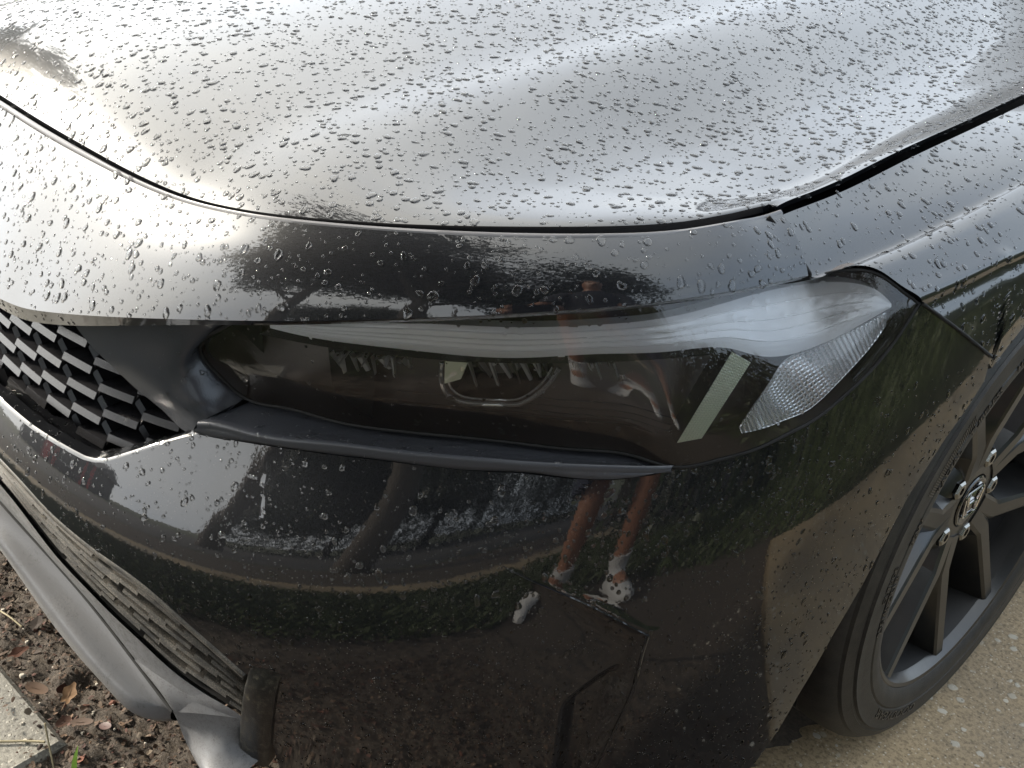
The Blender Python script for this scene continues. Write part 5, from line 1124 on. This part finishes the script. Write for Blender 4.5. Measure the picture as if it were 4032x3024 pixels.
# ==================================================================== the person taking the photograph, mirrored in lamp and paint
FD = Vector((-math.sin(yaw), math.cos(yaw), 0)); SD = Vector((math.cos(yaw), math.sin(yaw), 0))
PO = Vector((1.15021, -1.08352, 0))-FD*.40+SD*.32
def pw_(f, s, z): v = PO+FD*f+SD*s; return (v.x, v.y, z)
person = empty('person', (PO.x, PO.y, 0)); tag(person, 'person in dark shirt and shorts, white socks and trainers, holding up a phone', 'person')
J = {}; V = []; RA_ = []; Ed = []
def jn(name, par, f, s, z, ra, rb=None):
    for keys, df, ds in ((('wrist', 'palm', 'fa', 'fb', 'fc', 'ta', 'tb'), -.07, -.32), (('fore',), -.04, -.22), (('elbow',), -.02, -.10)):
        if name.startswith(keys) and name != 'face': f += df; s += ds
    V.append(pw_(f, s, z)); RA_.append((ra, rb or ra)); J[name] = len(V)-1
    if par is not None: Ed.append((J[par], J[name]))
jn('pelvis', None, -.02, 0, .93, .135, .10); jn('waist', 'pelvis', .00, 0, 1.08, .125, .09); jn('chest', 'waist', .04, 0, 1.28, .150, .105); jn('collar', 'chest', .08, 0, 1.42, .11, .08)
jn('neck', 'collar', .12, 0, 1.50, .055); jn('jaw', 'neck', .155, 0, 1.555, .064); jn('face', 'jaw', .175, 0, 1.62, .080, .090); jn('brow', 'face', .165, 0, 1.69, .078, .088); jn('crown', 'brow', .15, 0, 1.735, .050)
jn('nose', 'face', .275, 0, 1.605, .012)
for sg, nm in ((-1, 'l'), (1, 'r')):
    jn('hip'+nm, 'pelvis', -.01, sg*.10, .86, .088); jn('thigh'+nm, 'hip'+nm, .02, sg*.11, .68, .074); jn('knee'+nm, 'thigh'+nm, .035, sg*.115, .49, .053); jn('calf'+nm, 'knee'+nm, .00, sg*.12, .36, .055); jn('shin'+nm, 'calf'+nm, -.01, sg*.125, .20, .040); jn('ankle'+nm, 'shin'+nm, -.02, sg*.13, .09, .034); jn('toe'+nm, 'ankle'+nm, .10, sg*.15, .045, .032)
    jn('shoulder'+nm, 'collar', .07, sg*.18, 1.39, .062); jn('upper'+nm, 'shoulder'+nm, .08, sg*.225, 1.26, .050); jn('elbow'+nm, 'upper'+nm, .11, sg*.235, 1.11, .042); jn('fore'+nm, 'elbow'+nm, .22, sg*.185, 1.035, .038); jn('wrist'+nm, 'fore'+nm, .34, sg*.135, .985, .026); jn('palm'+nm, 'wrist'+nm, .395, sg*.115, .968, .032, .018)
    for k, dz in enumerate((.026, .009, -.009, -.025)):
        ln = (.075, .085, .08, .062)[k]
        jn('fa%d' % k+nm, 'palm'+nm, .43, sg*.108, .968+dz, .0095); jn('fb%d' % k+nm, 'fa%d' % k+nm, .43+ln*.45, sg*.098, .968+dz*1.05, .0085); jn('fc%d' % k+nm, 'fb%d' % k+nm, .43+ln*.55, sg*.080, .968+dz*1.05, .0072)
    jn('ta'+nm, 'palm'+nm, .415, sg*.095, .995, .011); jn('tb'+nm, 'ta'+nm, .440, sg*.068, .992, .009)
me = bpy.data.meshes.new('body'); me.from_pydata(V, Ed, []); me.update()
import bmesh as _bm
bm_ = _bm.new(); bm_.from_mesh(me); ly = bm_.verts.layers.skin.verify(); bm_.verts.ensure_lookup_table()
for v, r in zip(bm_.verts, RA_): v[ly].radius = r; v[ly].use_root = (v.index == 0)
bm_.to_mesh(me); bm_.free(); me.materials.append(MAT['skin'])
bo = bpy.data.objects.new('body', me); COL.objects.link(bo); bo.parent = person; bo.matrix_parent_inverse = Matrix.Translation(-PO)
sk = bo.modifiers.new('skin', 'SKIN'); sk.use_smooth_shade = True; sb_ = bo.modifiers.new('sub', 'SUBSURF'); sb_.levels = 1; sb_.render_levels = 2
def ptube(name, pts, m, k=14, ell=1.0):
    """tube of clothing along (f, s, z, radius) stations"""
    P = np.array([pw_(*q[:3]) for q in pts]); r = np.array([q[3] for q in pts]); n = 16
    P = rs(P, n); r = np.interp(np.linspace(0, 1, n), np.linspace(0, 1, len(r)), r)
    b = MB(); b.tube(P, r, k); o = b.build(name, m, None, 60); o.parent = person; o.matrix_parent_inverse = Matrix.Translation(-person.location); return o
def pring(name, rows, m):
    th = np.linspace(0, 2*np.pi, 29)[:-1]; G = []
    for f, z, rs_, rf in rows: G.append([pw_(f+rf*math.cos(t), rs_*math.sin(t), z) for t in th])
    b = MB(); b.grid(G, cv=True); o = b.build(name, m, None, 60); o.parent = person; o.matrix_parent_inverse = Matrix.Translation(-person.location); return o
pring('shirt', [(-.01, .86, .205, .150), (-.01, .95, .198, .145), (.00, 1.08, .182, .128), (.03, 1.22, .192, .135), (.05, 1.34, .205, .135), (.075, 1.43, .165, .105), (.10, 1.475, .080, .075)], 'dark_cloth')
pring('waistband', [(-.015, .84, .200, .145), (-.015, .90, .200, .145), (-.01, .96, .19, .138)], 'navy_cloth')
for sg in (-1, 1):
    ptube('sleeve', [(.06, sg*.15, 1.40, .088), (.075, sg*.21, 1.31, .078), (.09, sg*.235, 1.19, .068)], 'dark_cloth')
    ptube('shorts_leg', [(-.015, sg*.095, .90, .125), (.01, sg*.11, .72, .108), (.03, sg*.117, .55, .098)], 'navy_cloth')
    ptube('sock', [(-.008, sg*.125, .20, .047), (-.018, sg*.13, .10, .043), (.0, sg*.135, .07, .043)], 'white_cloth')
    rows = []
    for f, w, h in ((-.075, .028, .075), (-.05, .040, .085), (.0, .043, .088), (.06, .044, .070), (.12, .047, .052), (.165, .038, .040), (.19, .018, .028)):
        rows.append([pw_(f, sg*(.13+.10*(f+.07))+w*math.cos(t), .008+h*max(0, math.sin(t))**.8 if math.sin(t) > 0 else .004) for t in np.linspace(0, 2*np.pi, 17)[:-1]])
    b = MB(); b.grid(np.array(rows), cv=True); b.add(rows[0], [tuple(range(16))]); b.add(rows[-1], [tuple(range(16))]); o = b.build('shoe', 'white_cloth', None, 50); o.parent = person; o.matrix_parent_inverse = Matrix.Translation(-person.location)
    b = MB(); c = np.array(pw_(.248, sg*.033, 1.635)); th = np.linspace(0, np.pi, 7)
    b.grid([[c+np.array([.011*math.sin(a)*math.cos(q), .011*math.sin(a)*math.sin(q), .009*math.cos(a)]) for q in np.linspace(0, 2*np.pi, 11)[:-1]] for a in th], cv=True); o = b.build('eye', 'gloss_black_plastic', None, 60); o.parent = person; o.matrix_parent_inverse = Matrix.Translation(-person.location)
b = MB(); th = np.linspace(.0, 1.45, 9); b.grid([[pw_(.135+.118*math.sin(a)*math.cos(q)-.02*(1-math.sin(a)), .104*math.sin(a)*math.sin(q), 1.665+.125*math.cos(a)-.05*math.sin(a)*(math.cos(q) < -.2)) for q in np.linspace(0, 2*np.pi, 25)[:-1]] for a in th], cv=True); o = b.build('hair', 'hair', None, 60); o.parent = person; o.matrix_parent_inverse = Matrix.Translation(-person.location)
b = MB(); mw_ = np.array(cam.matrix_world); rv, uv, fwv = mw_[:3, 0], mw_[:3, 1], -mw_[:3, 2]
b.box(CAM-fwv*.016, (.152, .072, .008), np.stack([rv, uv, fwv]))
ph = b.build('phone', 'phone_black', None, 20); tag(ph, 'black phone held up in front of the person', 'phone')
b = MB(); b.box(CAM-fwv*.0205, (.144, .066, .0006), np.stack([rv, uv, fwv])); b.build('screen', 'dark_glass', ph, 0)
